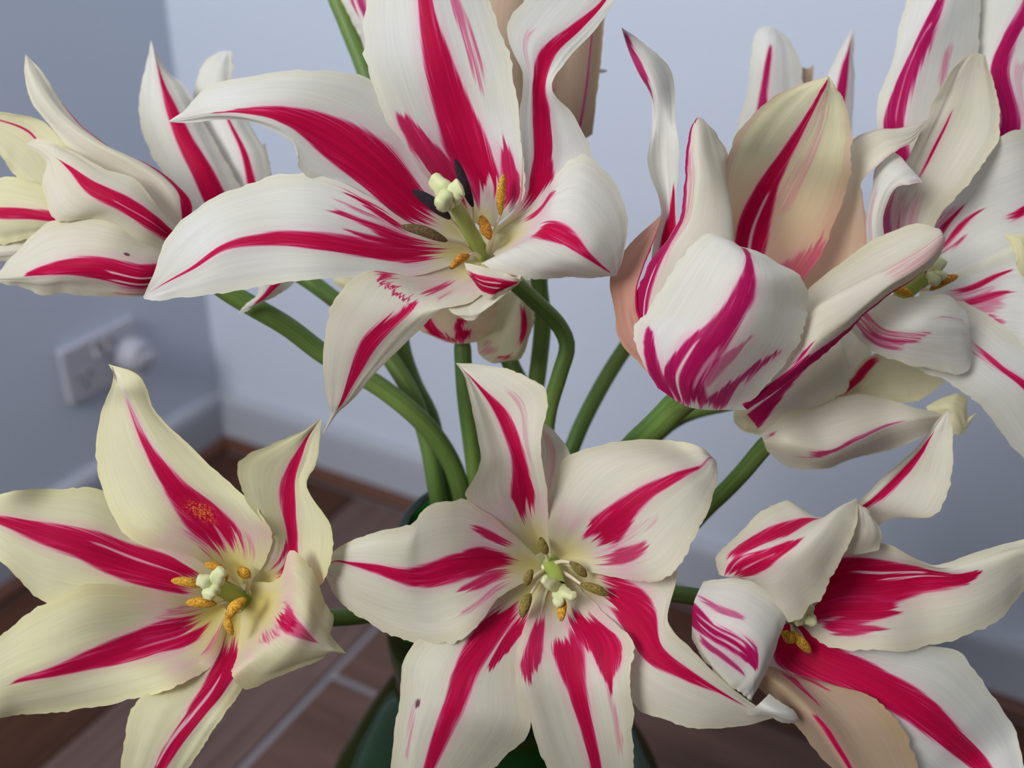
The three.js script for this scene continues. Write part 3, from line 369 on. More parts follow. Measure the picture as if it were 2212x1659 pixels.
  pet(F, { c: 'white', lilac: 5.6, ruf: .8, blush: .35, st: [M([[.1, .02, .4], [1, -.05, .3], [2, -.03, .24], [3, .02, .2], [4, .05, .17], [5, .05, .13], [6, 0, .1], [7.6, 0, .25]]), M([[.1, -.45, .35], [1, -.36, .12], [2, -.25, .06], [2.7, -.22, .015]]), M([[0, -.75, .4], [.8, -.72, .22], [1.5, -.75, .12], [2.3, -.8, .03]]), M([[.1, .45, .25], [.8, .55, .14], [1.6, .72, .05], [2.2, .85, .02]], .8), M([[.9, .2, .14], [1.7, .26, .1], [2.5, .4, .03]], .45), G([[.25, -.2, .035], [1.2, -.22, .035], [2.2, -.16, .02]]), G([[.7, .1, .04], [1.6, .12, .05], [2, .12, .01]], .5)] }, [[1420, 838, 6, 1490, 880, 4, 1606, 886, 2], [1384, 775, 8, 1488, 822, 18, 1657, 832, 8], [1372, 712, 6, 1530, 748, 26, 1707, 768, 12], [1398, 672, 8, 1568, 692, 28, 1739, 700, 14], [1443, 600, 10, 1595, 640, 28, 1746, 650, 14], [1490, 535, 12, 1610, 595, 28, 1732, 600, 16], [1528, 507, 12, 1617, 560, 24, 1688, 574, 16], [1566, 512, 12, 1609, 541, 18, 1645, 545, 14], [1590, 530, 10, 1606, 534, 10, 1622, 538, 10]]);
  pet(F, { c: 'cream', lilac: 5, nu: 44, st: [M([[0, .62, .38], [1, .77, .32], [2, .89, .16], [3, .95, .1], [4, .98, .05], [5, 1, .03]]), M([[.9, .4, .12], [1.5, .47, .05], [1.8, .47, .01]]), K([[4.2, .2, .3], [6.5, .2, .4]], .3)] }, [[1600, 862, -2, 1601, 866, 3, 1602, 869, 4, 1605, 876, 4, 1615, 886, 2], [1690, 765, -8, 1699, 777, 3, 1701, 782, 6, 1715, 790, 8, 1695, 832, 4], [1735, 640, -14, 1744, 674, 3, 1747, 682, 8, 1765, 735, 12, 1760, 776, 6], [1828, 562, -14, 1804, 632, 4, 1808, 642, 10, 1835, 685, 12, 1842, 708, 6], [1903, 512, -12, 1896, 584, 4, 1901, 595, 10, 1922, 615, 12, 1920, 638, 6], [1975, 484, -8, 1970, 540, 4, 1977, 551, 9, 1990, 572, 10, 1990, 590, 4], [2028, 494, -2, 2030, 504, 3, 2033, 510, 5, 2036, 525, 5, 2028, 552, 0], [2040, 510, 0, 2041, 511, 0, 2042, 512, 0, 2042, 513, 0, 2042, 514, 0]]);
  stem(F, [[1500, 845, .388], [1466, 872, .4], [1420, 918, .41], [1365, 968, .43], [1290, 1060, .45], [1170, 1150, .485], [1070, 1330, .54]], 11.5, 8);
}
// ---------------------------------------------------------------- flower at the right edge, opening towards the right
{
  const F = tulip('wide open tulip behind the half closed one, showing a green pistil from the side', 0.415, [1950, 640, -22]);
  pet(F, { c: 'white', st: [R([[.95, .02, .05], [1.4, .0, .08], [1.8, .0, .05], [2.1, 0, .01]]), R([[.95, -.2, .05], [1.4, -.24, .07], [1.75, -.26, .04], [2, -.28, .01]]), R([[2.75, .3, .06], [3.1, .25, .09], [3.5, .2, .02]]), K([[.4, -.3, .6], [1.2, -.4, .3], [1.8, -.5, .2]], .5), R([[1, .2, .08], [1.5, .2, .03]], .7)] }, [[1945, 575, -22, 1965, 595, -22, 1990, 612, -20], [1960, 470, -22, 2035, 530, -18, 2080, 600, -16], [2060, 365, -10, 2110, 460, -13, 2165, 570, -12], [2140, 303, -1, 2190, 430, -6, 2245, 540, -12], [2230, 288, 12, 2270, 400, -4, 2310, 500, -4], [2360, 420, 0, 2361, 421, 0, 2362, 422, 0]]);
  pet(F, { c: 'white', st: [R([[.6, -.25, .1], [1.3, -.25, .13], [2, -.3, .08], [2.3, -.3, .02]]), R([[.7, .25, .08], [1.5, .2, .1], [2.1, .18, .04]]), K([[.4, .3, .7], [1.2, .3, .5], [1.9, .3, .3]], .6), R([[1.1, .75, .2], [1.7, .7, .15], [2, .7, .03]], .55)] }, [[1985, 612, -18, 1985, 640, -19, 1985, 662, -18], [2085, 585, -15, 2085, 640, -15, 2080, 705, -11], [2165, 545, -11, 2170, 610, -11, 2170, 735, -7], [2245, 500, -7, 2250, 600, -7, 2255, 745, -5], [2360, 600, 0, 2361, 601, 0, 2362, 602, 0]]);
  pet(F, { c: 'cream', st: [R([[1.7, 0, .02], [2.2, 0, .05], [2.8, 0, .04], [3.4, -.02, .012]]), M([[.1, -.6, .4], [.8, -.72, .24], [1.5, -.85, .08]], .55), M([[.1, -.1, .2], [.9, -.15, .06]], .35), K([[.1, 0, .9], [1.4, -.2, .6]], .4)] }, [[1903, 565, -6, 1945, 580, -10, 1985, 600, -12], [1903, 455, -2, 1955, 458, -6, 2022, 478, -6], [1957, 342, 4, 2008, 340, 0, 2098, 388, 2], [1990, 290, 5, 2045, 265, 0, 2154, 300, 3], [2018, 220, 1, 2074, 200, -3, 2157, 220, -2], [2048, 158, 0, 2090, 145, -2, 2143, 158, -3], [2080, 120, -1, 2105, 114, -2, 2128, 119, -3]]);
  pet(F, { c: 'white', nu: 24, nv: 40, lilac: 2.5, edge: .2, st: [K([[0, -.3, .3], [2, -.3, .15]], .3)] }, [[1872, 545, 2, 1890, 545, 7, 1914, 540, 6], [1870, 470, 4, 1886, 465, 10, 1908, 470, 10], [1883, 405, 3, 1904, 405, 12, 1936, 405, 14], [1898, 350, 2, 1930, 366, 12, 1966, 397, 16], [1921, 323, 2, 1956, 350, 10, 1988, 394, 14], [1940, 336, 4, 1968, 364, 10, 1998, 397, 13]]);
  pet(F, { c: 'white', st: [R([[1.5, .15, .06], [2, .1, .08], [3, .1, .12], [4, .05, .05]]), K([[1.3, .1, .12], [2.2, .05, .14]], .5)] }, [[2000, 660, -12, 2030, 650, -12, 2080, 650, -14], [1980, 785, -1, 2080, 740, -5, 2160, 700, -8], [2058, 832, 2, 2150, 795, 0, 2230, 765, -4], [2128, 886, 0, 2220, 850, 0, 2290, 820, -4], [2190, 970, -6, 2260, 930, -5, 2310, 900, -6], [2268, 1038, -12, 2269, 1039, -12, 2270, 1040, -12]]);
  pet(F, { c: 'white', ruf: .8, lilac: 4.6, nv: 44, st: [K([[0, .35, .3], [.8, .45, .3], [1.8, .4, .2], [2.6, .2, .04]], .8), M([[.5, .55, .06], [1.5, .5, .05], [2.2, .4, .02]], .6), M([[.4, .75, .06], [1.4, .7, .06], [1.9, .65, .02]], .6), K([[3, -.25, .05], [4.8, -.35, .04]], .4)] }, [[1900, 628, 2, 1868, 664, 4, 1828, 702, 2], [1945, 642, 8, 1918, 702, 14, 1878, 752, 6], [2002, 637, 9, 1982, 702, 18, 1950, 784, 8], [2048, 638, 9, 2030, 702, 16, 2044, 804, 8], [2080, 667, 7, 2066, 702, 12, 2084, 807, 6], [2091, 671, 5, 2094, 715, 7, 2101, 764, 4]]);
  pet(F, { c: 'yellow', nu: 16, nv: 24 }, [[2260, 640, -2, 2270, 620, 0, 2280, 600, -2], [2200, 585, 2, 2215, 560, 4, 2240, 545, 2], [2190, 545, 3, 2205, 525, 4, 2225, 515, 2], [2170, 508, 2, 2172, 506, 2, 2178, 504, 2]]);
  pistil(F, [1945, 640, -16], [2012, 592, 2], 6.4, [[2036, 560, 3], [2042, 603, 5], [2016, 618, 6]], 2.4);
  stamen(F, [1955, 636, -16], [2010, 626, 2], [2068, 596, 0], 4, 'orange');
  stamen(F, [1955, 640, -16], [1930, 628, 4], [1972, 640, 4], 4, 'gold');
  stem(F, [[1945, 640, .445], [1840, 760, .47], [1640, 850, .475], [1440, 905, .475], [1370, 965, .475], [1250, 1080, .48], [1120, 1150, .495], [1085, 1330, .54]], 9, 7.5);
}
// ---------------------------------------------------------------- hanging bud below it
{
  const F = tulip('nodding cream tulip seen from its side at the right, a yellow tip curling out', 0.43, [1642, 960, -4]);
  pet(F, { c: 'yellow', st: [R([[.4, -.55, .3], [1, -.6, .28], [1.8, -.75, .14], [2.2, -.85, .03]])] }, [[1780, 880, -8, 1790, 890, -10, 1800, 895, -8], [1832, 818, -7, 1870, 830, -13, 1880, 862, -6], [1885, 765, -9, 1930, 800, -13, 1960, 870, -6], [1960, 774, -11, 1985, 800, -13, 2000, 856, -9], [2028, 800, -12, 2035, 812, -12, 2040, 826, -12]]);
  pet(F, { c: 'cream' }, [[1780, 900, -10, 1800, 895, -12, 1815, 890, -12], [1785, 800, -14, 1815, 800, -17, 1845, 850, -14], [1812, 712, -14, 1850, 740, -16, 1884, 768, -13], [1845, 688, -14, 1850, 690, -14, 1856, 694, -14]]);
  pet(F, { c: 'yellow', nu: 20, nv: 36 }, [[2000, 878, -1, 2005, 888, 0, 2010, 897, -1], [2057, 851, 2, 2052, 880, 5, 2045, 906, 2], [2086, 862, 0, 2074, 896, 4, 2052, 932, 3], [2092, 900, -1, 2086, 918, 1, 2080, 937, 1], [2108, 892, -2, 2108, 893, -2, 2109, 894, -2]]);
  pet(F, { c: 'yellow', nu: 16, nv: 24 }, [[1640, 940, -3, 1650, 930, -2, 1660, 915, -4], [1600, 928, -3, 1615, 915, 0, 1640, 885, -4], [1584, 905, -4, 1595, 898, -2, 1615, 882, -5], [1586, 890, -6, 1588, 888, -6, 1592, 885, -6]]);
  pet(F, { c: 'cream', st: [M([[0, -.15, .6], [.7, -.35, .42], [1.3, -.55, .3], [2, -.78, .2], [3, -.9, .1], [3.6, -.95, .03]])] }, [[1606, 888, 0, 1630, 915, 4, 1650, 948, 2], [1660, 848, 0, 1690, 865, 6, 1722, 905, 4], [1720, 800, 0, 1760, 810, 7, 1792, 865, 4], [1775, 753, -2, 1807, 775, 5, 1834, 838, 2], [1813, 735, -4, 1823, 750, 0, 1836, 792, -2]]);
  pet(F, { c: 'cream', ruf: .6, st: [M([[1.5, .35, .14], [2.1, .12, .09], [3, .0, .06], [4, 0, .035], [4.5, 0, .01]], .75), M([[.1, -.4, .15], [.5, -.5, .06]], .7)] }, [[1644, 938, 4, 1650, 955, 6, 1657, 974, 4], [1688, 900, 8, 1698, 955, 17, 1700, 1008, 5], [1745, 872, 3, 1785, 970, 15, 1770, 1015, 6], [1830, 852, 2, 1852, 947, 12, 1855, 990, -6], [1912, 861, 0, 1917, 918, 8, 1920, 973, -7], [1972, 879, 4, 1977, 905, 8, 1983, 948, 2], [2022, 889, 2, 2027, 900, 3, 2028, 915, 1], [2050, 897, 0, 2051, 898, 0, 2052, 899, 0]]);
  stem(F, [[1672, 945, .432], [1650, 966, .438], [1600, 1025, .445], [1540, 1085, .455], [1400, 1200, .47], [1180, 1160, .49], [1090, 1330, .54]], 7.6, 7);
}
// ---------------------------------------------------------------- lower right flower
{
  const F = tulip('twisted cream tulip with dark crimson throat, two folded petals half hiding its orange anthers', 0.378, [1715, 1330, -24]);
  pet(F, { c: 'cream', st: [R([[0, 0, .5], [1, -.1, .3], [2, -.2, .25], [3, -.05, .2], [4, .02, .19], [5, .05, .15], [5.9, 0, .04]])], label: 'petal standing up behind the others' }, [[1720, 1300, -16, 1735, 1310, -18, 1760, 1310, -16], [1750, 1160, -14, 1790, 1170, -15, 1850, 1200, -14], [1800, 1112, -8, 1845, 1118, -9, 1915, 1125, -7], [1857, 1079, -3, 1893, 1078, -2, 2019, 1113, 2], [1925, 1016, 2, 1947, 1022, 0, 2052, 1040, 4], [1979, 968, 4, 1989, 973, 2, 2059, 958, 4], [2015, 919, 2, 2021, 926, 2, 2055, 912, 2], [2047, 883, 0, 2048, 884, 0, 2049, 886, 0]]);
  pet(F, { c: 'cream', st: [R([[0, .1, .7], [1, -.1, .75], [2, -.08, .55], [3, -.08, .4], [4, .05, .22], [4.6, .05, .04]]), R([[.8, .5, .3], [1.8, .4, .2], [2.4, .45, .05]]), R([[.8, .7, .15], [1.6, .7, .08], [1.9, .7, .02]], .8), G([[1.6, -.3, .03], [3.4, -.15, .03]]), G([[2, -.1, .02], [3.6, -.02, .02]])] }, [[1725, 1305, -16, 1725, 1325, -19, 1725, 1345, -16], [1800, 1190, -7, 1815, 1270, -14, 1790, 1397, -6], [1905, 1172, -4, 1905, 1262, -12, 1900, 1404, -1], [1965, 1198, -2, 1990, 1248, -10, 2010, 1396, -8], [2015, 1220, -3, 2072, 1244, -3, 2102, 1369, -9], [2075, 1203, -5, 2132, 1222, 0, 2168, 1330, -9], [2150, 1183, -5, 2190, 1195, 1, 2214, 1278, -8], [2230, 1162, -4, 2250, 1180, -2, 2256, 1220, 0], [2289, 1164, -4, 2290, 1165, -4, 2291, 1166, -4]]);
  pet(F, { c: 'white', st: [R([[0, -.05, .85], [1, -.02, .75], [2, 0, .42], [3, 0, .3], [4, 0, .25], [5, 0, .2], [6.5, 0, .08]])], }, [[1722, 1332, -16, 1690, 1352, -19, 1655, 1375, -16], [1810, 1385, -7, 1755, 1412, -12, 1645, 1455, -13], [1945, 1392, -10, 1875, 1472, -6, 1780, 1525, -6], [2060, 1406, -15, 1975, 1532, -4, 1880, 1605, -4], [2142, 1495, -16, 2052, 1592, -7, 1960, 1680, -6], [2197, 1590, -18, 2117, 1650, -12, 2040, 1740, -12], [2214, 1690, -5, 2165, 1710, -4, 2120, 1760, -8], [2219, 1800, -12, 2220, 1800, -12, 2221, 1802, -12]]);
  pet(F, { c: 'beige', st: [R([[.5, .2, .16], [1.1, .15, .08], [1.8, .12, .03], [2.1, .1, .01]], .8), R([[.5, .7, .2], [1.2, .65, .08], [1.6, .6, .01]], .6), R([[2.4, -.26, .05], [3.3, -.24, .09], [4.3, -.24, .09], [5, -.26, .05]])] }, [[1640, 1435, -14, 1656, 1438, -8, 1682, 1444, -14, 1706, 1452, -15], [1622, 1468, -8, 1662, 1462, 3, 1735, 1474, -4, 1800, 1480, -4], [1678, 1522, -9, 1727, 1518, 5, 1790, 1520, 0, 1882, 1504, -2], [1730, 1582, -8, 1766, 1560, 7, 1835, 1570, 2, 1932, 1550, 0], [1772, 1632, -8, 1806, 1620, 7, 1870, 1630, 3, 1972, 1622, 0], [1830, 1690, -2, 1850, 1690, 5, 1910, 1700, 2, 1992, 1700, 0], [1928, 1790, -6, 1930, 1790, -6, 1931, 1790, -6, 1932, 1790, -6]]);
  pet(F, { c: 'cream', nu: 18, nv: 24 }, [[1825, 1192, 5, 1850, 1197, 5, 1897, 1189, 3], [1840, 1140, 7, 1870, 1150, 7, 1905, 1165, 3], [1848, 1100, 6, 1868, 1110, 6, 1887, 1118, 4], [1851, 1085, 4, 1852, 1085, 4, 1853, 1086, 4]]);
  pet(F, { c: 'cream', nu: 40, st: [R([[.9, -.42, .14], [2, -.5, .2], [3, -.4, .2], [4, -.36, .13], [5, -.4, .07], [5.5, -.4, .02]]), R([[.15, -.1, .42], [1, -.05, .3], [2, .02, .2], [2.6, .06, .14], [3.1, .1, .04]]), G([[.5, -.02, .03], [2, .05, .02]], .6), G([[.3, -.25, .025], [1.6, -.2, .03]], .6)] }, [[1552, 1240, 2, 1565, 1245, 6, 1600, 1248, 8, 1652, 1262, 4], [1548, 1205, 2, 1590, 1205, 12, 1655, 1242, 16, 1705, 1342, 8], [1589, 1160, 2, 1640, 1180, 14, 1700, 1212, 20, 1757, 1306, 12], [1650, 1100, 0, 1695, 1150, 12, 1745, 1178, 20, 1792, 1250, 14], [1702, 1077, -2, 1745, 1125, 8, 1786, 1132, 16, 1831, 1180, 14], [1768, 1119, -2, 1788, 1116, 6, 1817, 1095, 10, 1847, 1128, 10], [1848, 1077, 4, 1850, 1077, 4, 1851, 1078, 4, 1852, 1079, 4]]);
  pet(F, { c: 'white', st: [M([[0, .3, .4], [1, .28, .2], [2, .2, .2], [3, .12, .2], [3.7, .1, .05]]), M([[.6, .68, .1], [1.5, .6, .08], [2.5, .55, .06], [3.3, .52, .02]], .8), M([[.1, -.3, .1], [.7, -.25, .08], [1.4, -.3, .06], [1.8, -.32, .02]], .6), G([[.3, .36, .03], [2.6, .22, .035]], .8), G([[.3, .2, .02], [2.6, .08, .025]], .8)] }, [[1520, 1254, 0, 1498, 1305, 2, 1494, 1378, 0], [1602, 1248, 6, 1550, 1345, 14, 1515, 1416, 6], [1668, 1279, 8, 1600, 1375, 18, 1544, 1454, 8], [1705, 1317, 8, 1632, 1410, 18, 1574, 1481, 8], [1681, 1386, 10, 1640, 1450, 16, 1599, 1498, 8], [1652, 1453, 8, 1634, 1480, 10, 1614, 1508, 6], [1622, 1513, 4, 1623, 1513, 4, 1625, 1514, 4]]);
  pet(F, { c: 'white', nu: 18, nv: 24 }, [[1662, 1498, 8, 1640, 1520, 11, 1612, 1543, 6], [1692, 1521, 8, 1675, 1538, 12, 1655, 1551, 7], [1720, 1539, 6, 1712, 1550, 9, 1700, 1563, 5], [1728, 1555, 4, 1729, 1556, 4, 1730, 1557, 4]]);
  pistil(F, [1712, 1335, -16], [1736, 1332, -2], 6, [[1748, 1305, -1], [1762, 1345, 0], [1715, 1345, 2]], 2.4);
  stamen(F, [1712, 1345, -16], [1690, 1365, -3], [1712, 1388, -4], 4.4, 'gold');
  stamen(F, [1712, 1350, -16], [1706, 1364, -4], [1750, 1410, -6], 4, 'gold');
  stem(F, [[1712, 1330, .405], [1600, 1305, .42], [1490, 1287, .43], [1390, 1270, .445], [1180, 1170, .485], [1075, 1330, .54]], 7.4, 7);
}
// ---------------------------------------------------------------- left edge flower
{
  const F = tulip('pale tulip lying sideways at the left edge with yellow inner petals and crimson midribs', 0.415, [405, 540, -8]);
  pet(F, { c: 'yellow', st: [R([[1.6, -.1, .05], [3, -.12, .06], [4.5, -.1, .04]])] }, [[300, 470, -12, 310, 480, -13, 320, 490, -12], [200, 370, -10, 190, 400, -13, 180, 430, -10], [145, 315, -8, 110, 355, -11, 95, 432, -8], [90, 261, -8, 60, 290, -10, 40, 388, -8], [20, 244, -8, -5, 262, -10, -10, 322, -8], [-90, 240, -10, -91, 241, -10, -92, 242, -10]]);
  pet(F, { c: 'cream' }, [[130, 500, -6, 130, 520, -6, 130, 540, -6], [40, 520, -5, 42, 540, -3, 40, 561, -5], [-40, 525, -6, -40, 545, -4, -40, 570, -6], [-90, 550, -8, -91, 551, -8, -92, 552, -8]]);
  pet(F, { c: 'yellow', st: [R([[0, 0, .3], [1, 0, .28], [2, 0, .22], [3, 0, .18], [4, 0, .12]])] }, [[230, 450, -3, 230, 475, -3, 230, 500, -3], [140, 420, -1, 130, 472, 3, 120, 502, -1], [70, 395, -1, 60, 462, 3, 60, 516, -1], [20, 382, -3, 0, 460, 1, 0, 529, -3], [-50, 400, -5, -60, 458, -3, -60, 520, -5], [-110, 459, -8, -110, 460, -8, -110, 461, -8]]);
  pet(F, { c: 'cream', st: [R([[0, .6, .5], [1, .75, .3], [2, .86, .16], [3, .92, .1], [4, .97, .05], [4.6, 1, .02]])] }, [[380, 510, -4, 395, 495, -2, 414, 475, -4], [310, 425, 0, 360, 408, 5, 412, 434, 0], [235, 374, 2, 290, 354, 7, 341, 366, 2], [160, 327, 2, 205, 308, 7, 241, 318, 2], [105, 270, 0, 133, 258, 5, 155, 250, 0], [67, 216, -2, 89, 205, 3, 121, 198, -2], [51, 160, -4, 66, 154, -1, 89, 154, -4], [55, 117, -6, 56, 118, -6, 57, 119, -6]]);
  pet(F, { c: 'cream', st: [R([[0, 0, .4], [1, 0, .45], [2, -.02, .35], [3, 0, .24], [4, 0, .1], [4.6, 0, .02]]), G([[.3, .1, .03], [2.5, .05, .03]], .5)] }, [[385, 492, 4, 375, 512, 6, 355, 547, 4], [342, 450, 10, 330, 477, 15, 290, 522, 10], [287, 384, 12, 265, 440, 19, 205, 473, 12], [222, 365, 12, 200, 402, 19, 118, 475, 12], [155, 326, 8, 150, 362, 15, 89, 405, 10], [110, 309, 6, 112, 335, 10, 98, 350, 6], [80, 301, 2, 80, 314, 3, 75, 327, 2], [56, 311, -2, 56, 312, -2, 57, 313, -2]]);
  pet(F, { c: 'cream', blush: .5, st: [R([[0, 0, .6], [1, .1, .5], [2, .05, .35], [3, 0, .25], [4, 0, .15], [5, 0, .06]]), G([[.3, 0, .05], [2, .06, .03]]), G([[.4, .35, .06], [1.8, .3, .04]]), K([[0, .75, .3], [1.6, .7, .2]], .6)], spots: [[1.5, -.45, .05]] }, [[378, 548, 2, 364, 596, 6, 345, 632, 4], [332, 508, 5, 300, 600, 15, 300, 640, 8], [257, 484, 12, 220, 580, 19, 215, 641, 8], [180, 466, 10, 150, 578, 19, 150, 634, 8], [104, 486, 8, 90, 586, 15, 90, 637, 6], [48, 540, 6, 45, 596, 11, 52, 621, 4], [10, 574, 2, 10, 600, 4, 10, 614, 1], [-16, 601, -2, -15, 602, -2, -14, 603, -2]]);
  stem(F, [[400, 555, .42], [490, 628, .43], [620, 705, .44], [700, 765, .445], [830, 842, .45], [925, 925, .455], [975, 1000, .462], [1000, 1080, .47], [1040, 1330, .52]], 8.6, 8.6);
}
// ---------------------------------------------------------------- flower behind it against the room corner
{
  const F = tulip('upright white tulip with one crimson stripe, standing in front of the room corner', 0.465, [500, 470, -6]);
  pet(F, { c: 'white', nu: 16, nv: 24 }, [[553, 400, -12, 570, 400, -10, 588, 395, -12], [559, 345, -12, 570, 345, -10, 582, 345, -12], [570, 309, -12, 571, 309, -12, 572, 310, -12]]);
  pet(F, { c: 'white', st: [R([[0, .1, .25], [1, .05, .12], [2, 0, .06], [2.5, 0, .02]])] }, [[500, 430, -6, 545, 425, -3, 582, 385, -6], [450, 330, -6, 525, 330, -1, 580, 340, -6], [418, 230, -8, 490, 250, -3, 540, 270, -8], [420, 190, -10, 470, 190, -5, 503, 195, -8], [440, 138, -12, 475, 138, -8, 506, 138, -10], [470, 112, -12, 487, 110, -12, 501, 110, -12]]);
  pet(F, { c: 'white', st: [R([[0, 0, .5], [1, 0, .4], [2, 0, .3], [3, 0, .2], [4, 0, .12], [5, 0, .06], [5.4, 0, .02]])] }, [[420, 460, 0, 475, 455, 4, 530, 425, 0], [375, 402, 4, 440, 375, 9, 500, 370, 2], [325, 327, 6, 400, 298, 9, 465, 310, 2], [301, 250, 6, 372, 235, 7, 430, 240, 0], [305, 190, 4, 353, 185, 5, 400, 190, 0], [317, 125, 2, 338, 130, 3, 356, 150, 0], [326, 87, 0, 327, 88, 0, 328, 90, 0]]);
  stem(F, [[510, 475, .468], [600, 560, .468], [690, 622, .468], [790, 705, .468], [850, 785, .466], [895, 865, .466], [925, 960, .468], [948, 1085, .474], [1020, 1330, .53]], 7.6, 8);
}
// ---------------------------------------------------------------- small flower hidden under the big one
{
  const F = tulip('small tulip tucked beneath the largest flower, facing away with a rolled yellow petal', 0.445, [1000, 742, -6]);
  pet(F, { c: 'yellow', nu: 18, nv: 28 }, [[880, 680, -10, 890, 690, -10, 900, 700, -10], [760, 600, -12, 765, 625, -10, 770, 645, -12], [718, 600, -14, 720, 606, -14, 724, 615, -14]]);
  pet(F, { c: 'white', nu: 18, nv: 28, st: [R([[.6, 0, .25], [1, 0, .3], [2, 0, .3], [2.7, .2, .3]])] }, [[640, 575, -8, 640, 590, -8, 640, 606, -8], [561, 602, 14, 600, 610, 16, 613, 630, 14], [556, 634, 16, 566, 644, 18, 582, 646, 16], [536, 655, 16, 540, 661, 17, 548, 664, 16], [514, 678, 15, 515, 679, 15, 516, 679, 15]]);
  pet(F, { c: 'peach', blush: .5, st: [R([[.2, -.75, .25], [.8, -.6, .2], [1.4, -.7, .2], [2, -.75, .1]]), R([[.2, .2, .4], [.7, .25, .25], [1.1, .1, .1], [1.5, .3, .08]]), R([[.1, -.2, .6], [.5, -.2, .2]])] }, [[960, 738, 0, 990, 743, 2, 1030, 739, 0], [902, 708, 0, 980, 708, 6, 1064, 705, 0], [880, 655, 0, 975, 660, 6, 1078, 650, 0], [880, 590, -4, 975, 590, 0, 1080, 590, -4]]);
  pet(F, { c: 'yellow', nu: 40, st: [R([[1.4, .3, .08], [2, .28, .14], [2.9, .3, .1]]), R([[.35, .2, .16], [.75, .3, .12]]), K([[.2, -.3, .4], [.8, -.4, .3]], .5)] }, [[1030, 738, 2, 1035, 765, 4, 1062, 784, 4, 1075, 784, 3], [1050, 715, -2, 1075, 735, 0, 1112, 765, 8, 1125, 772, 5], [1064, 665, -6, 1085, 690, -6, 1135, 712, 10, 1156, 690, 6], [1100, 630, -6, 1110, 650, -6, 1130, 650, 8, 1154, 640, 5], [1130, 600, -2, 1135, 602, -2, 1140, 604, 2, 1145, 606, 0]]);
  stem(F, [[998, 730, .45], [1005, 850, .452], [1018, 955, .458], [1028, 1040, .466], [1045, 1330, .52]], 7.6, 7.6);
}
// ---------------------------------------------------------------- flower behind the cup
{
  const F = tulip('distant white tulip with pointed tips rising behind the half closed one', 0.495, [1600, 420, -4]);
  pet(F, { c: 'beige', nu: 16, nv: 24 }, [[1735, 260, -8, 1750, 260, -8, 1780, 260, -8], [1732, 185, -8, 1745, 180, -7, 1756, 182, -8], [1733, 145, -8, 1745, 148, -8, 1758, 140, -8]]);
  pet(F, { c: 'white', st: [M([[0, 0, .3], [1, 0, .34], [2, .05, .3], [2.8, .2, .1]])] }, [[1760, 300, -6, 1800, 300, -2, 1840, 300, -6], [1768, 200, -6, 1820, 190, -2, 1846, 200, -6], [1800, 135, -6, 1830, 120, -3, 1845, 110, -6], [1841, 62, -6, 1842, 62, -6, 1843, 64, -6]]);
  pet(F, { c: 'white', st: [M([[0, -.2, .35], [1, -.22, .28], [2, -.1, .2], [3, 0, .12], [3.7, .05, .04]])] }, [[1583, 370, 0, 1640, 380, 4, 1740, 370, 0], [1590, 284, 0, 1655, 280, 6, 1740, 280, 0], [1615, 198, 0, 1655, 190, 6, 1734, 200, 0], [1622, 130, 0, 1660, 125, 5, 1727, 140, 0], [1630, 74, -2, 1664, 80, 2, 1708, 92, -2], [1652, 56, -4, 1664, 58, -3, 1680, 64, -4]]);
  stem(F, [[1600, 420, .497], [1500, 560, .5], [1420, 660, .5], [1352, 750, .495], [1304, 826, .49], [1258, 914, .485], [1228, 985, .484], [1140, 1160, .5], [1095, 1330, .54]], 7.6, 7.4);
}
// ---------------------------------------------------------------- top right flower
{
  const F = tulip('tall white tulip in the top right corner with two broad magenta bands', 0.44, [2050, 430, -8]);
  pet(F, { c: 'white', st: [M([[0, 0, .6], [.7, 0, .45], [1.2, 0, .32], [2, 0, .28], [3, 0, .22], [4, 0, .16], [5, 0, .08]]), K([[1, .4, .1], [2.5, .45, .1]], .3)] }, [[2060, 340, -6, 2140, 350, -4, 2210, 345, -6], [2100, 270, -4, 2185, 270, 0, 2240, 290, -2], [2105, 180, -2, 2155, 145, 2, 2260, 200, 0], [2110, 80, -2, 2180, 80, 3, 2280, 110, 0], [2116, 0, -3, 2220, 10, 2, 2300, 40, 0], [2150, -90, -6, 2240, -80, -2, 2310, -60, -4], [2260, -160, -10, 2262, -160, -10, 2264, -160, -10]]);
  pet(F, { c: 'white', st: [M([[0, -.35, .5], [1, -.35, .42], [2, -.2, .32], [3, 0, .24], [4, 0, .2], [5, 0, .12]]), K([[2, .5, .06], [3, .55, .06]], .5), G([[1, -.25, .03], [4, .05, .03]], .5)] }, [[1925, 360, 4, 1960, 370, 8, 2050, 370, 4], [1894, 270, 4, 1950, 262, 10, 2080, 280, 4], [1900, 212, 4, 1965, 170, 12, 2105, 180, 4], [1926, 140, 4, 1987, 95, 12, 2112, 95, 4], [1943, 62, 3, 2010, 45, 11, 2118, 10, 3], [1960, -5, 2, 2034, -10, 9, 2112, -50, 2], [1985, -90, -2, 2050, -90, 4, 2090, -100, -2], [2060, -160, -6, 2061, -160, -6, 2062, -160, -6]]);
  stem(F, [[2050, 400, .448], [1950, 640, .47], [1700, 830, .487], [1470, 900, .49], [1390, 965, .487], [1280, 1060, .485], [1130, 1150, .5], [1088, 1330, .545]], 8, 7.4);
}
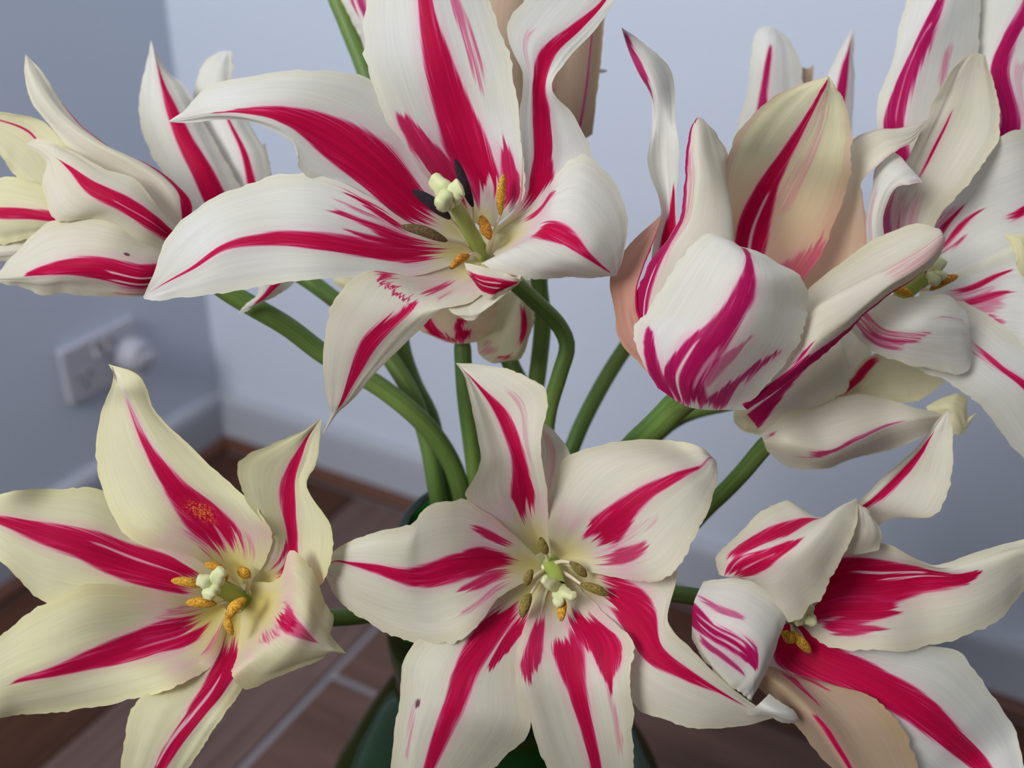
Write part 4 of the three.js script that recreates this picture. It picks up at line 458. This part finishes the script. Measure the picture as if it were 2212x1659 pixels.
// ---------------------------------------------------------------- two tall flowers at the top, behind the big one
{
  const F = tulip('closed tulip behind the top of the largest flower, its shade put in as beige', 0.455, [1190, 345, -4]);  // beige petals: shade behind the big flower is put into their colour
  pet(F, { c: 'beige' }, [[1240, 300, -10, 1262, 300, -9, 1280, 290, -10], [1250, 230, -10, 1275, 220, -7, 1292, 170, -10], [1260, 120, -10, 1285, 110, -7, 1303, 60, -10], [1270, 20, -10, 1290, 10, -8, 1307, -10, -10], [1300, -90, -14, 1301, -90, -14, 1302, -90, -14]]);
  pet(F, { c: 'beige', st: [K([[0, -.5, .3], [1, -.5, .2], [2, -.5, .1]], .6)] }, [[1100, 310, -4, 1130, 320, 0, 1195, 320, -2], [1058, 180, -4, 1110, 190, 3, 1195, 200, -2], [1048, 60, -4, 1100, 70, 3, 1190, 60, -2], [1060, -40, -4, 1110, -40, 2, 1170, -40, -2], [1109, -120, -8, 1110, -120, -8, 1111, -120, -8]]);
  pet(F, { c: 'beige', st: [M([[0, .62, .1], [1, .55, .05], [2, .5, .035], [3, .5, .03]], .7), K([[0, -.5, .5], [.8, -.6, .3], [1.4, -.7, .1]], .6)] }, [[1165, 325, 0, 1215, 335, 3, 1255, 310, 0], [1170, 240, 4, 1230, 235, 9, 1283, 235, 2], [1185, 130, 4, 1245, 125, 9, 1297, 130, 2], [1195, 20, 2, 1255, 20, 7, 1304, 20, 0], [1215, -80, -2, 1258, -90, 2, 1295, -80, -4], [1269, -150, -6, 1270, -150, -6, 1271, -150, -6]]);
  pet(F, { c: 'white', nu: 10, nv: 12 }, [[1270, 165, -22, 1275, 160, -22, 1280, 150, -22], [1290, 160, -24, 1294, 153, -23, 1296, 147, -24], [1311, 155, -26, 1312, 154, -26, 1313, 153, -26]]);
  stem(F, [[1192, 335, .459], [1180, 470, .462], [1164, 600, .465], [1172, 690, .467], [1166, 768, .468], [1158, 830, .47], [1140, 960, .475], [1090, 1140, .49], [1075, 1330, .54]], 8, 7.6);
}
{
  const F = tulip('drooping pink veined tulip, mostly hidden, on the bare stem above the largest flower', 0.475, [745, -75, -4]);
  pet(F, { c: 'white', st: [M([[.6, -.3, .1], [1.4, -.35, .12], [2, -.35, .05]], .8), M([[1, .1, .12], [1.8, .05, .14], [2.5, 0, .04]], .8), K([[.5, .4, .2], [2.6, .4, .2]], .6)] }, [[735, -70, 0, 760, -80, 2, 790, -85, 0], [737, -5, 2, 770, -10, 6, 830, -30, 2], [755, 35, 2, 785, 30, 7, 850, 30, 2], [774, 75, 1, 805, 80, 5, 850, 90, 1], [795, 125, -2, 820, 130, 0, 845, 140, -2], [840, 190, -6, 841, 190, -6, 842, 190, -6]]);
  pet(F, { c: 'cream', nu: 20, nv: 30 }, [[750, -75, -6, 790, -85, -4, 830, -85, -6], [800, -20, -8, 850, -20, -3, 900, -30, -8], [830, 60, -10, 870, 60, -5, 910, 60, -10], [880, 150, -14, 881, 150, -14, 882, 150, -14]]);
  stem(F, [[745, -75, .478], [725, -70, .478], [722, -20, .478], [748, 50, .478], [797, 180, .478], [850, 400, .478], [862, 600, .478], [867, 743, .478], [893, 826, .478], [930, 901, .478], [945, 976, .48], [962, 1065, .485], [1030, 1330, .54]], 7.8, 8);
}
{ // thin stem crossing behind the others
  const F = tulip('bare tulip stem crossing behind the bent stem under the largest flower', 0.47, [1085, 740, 0]);
  pet(F, { c: 'peach', nu: 16, nv: 24 }, [[1070, 735, -2, 1083, 738, 0, 1095, 733, -2], [1040, 690, -2, 1075, 690, 4, 1105, 690, -2], [1040, 630, -2, 1070, 630, 4, 1100, 630, -2], [1068, 580, -6, 1069, 580, -6, 1070, 580, -6]]);
  stem(F, [[1085, 745, .47], [1110, 800, .472], [1140, 860, .474], [1165, 960, .478], [1150, 1140, .49], [1100, 1330, .54]], 8, 7.4);
}
shade(scene);
scene.updateMatrixWorld(true);
renderer.render(scene, camera);
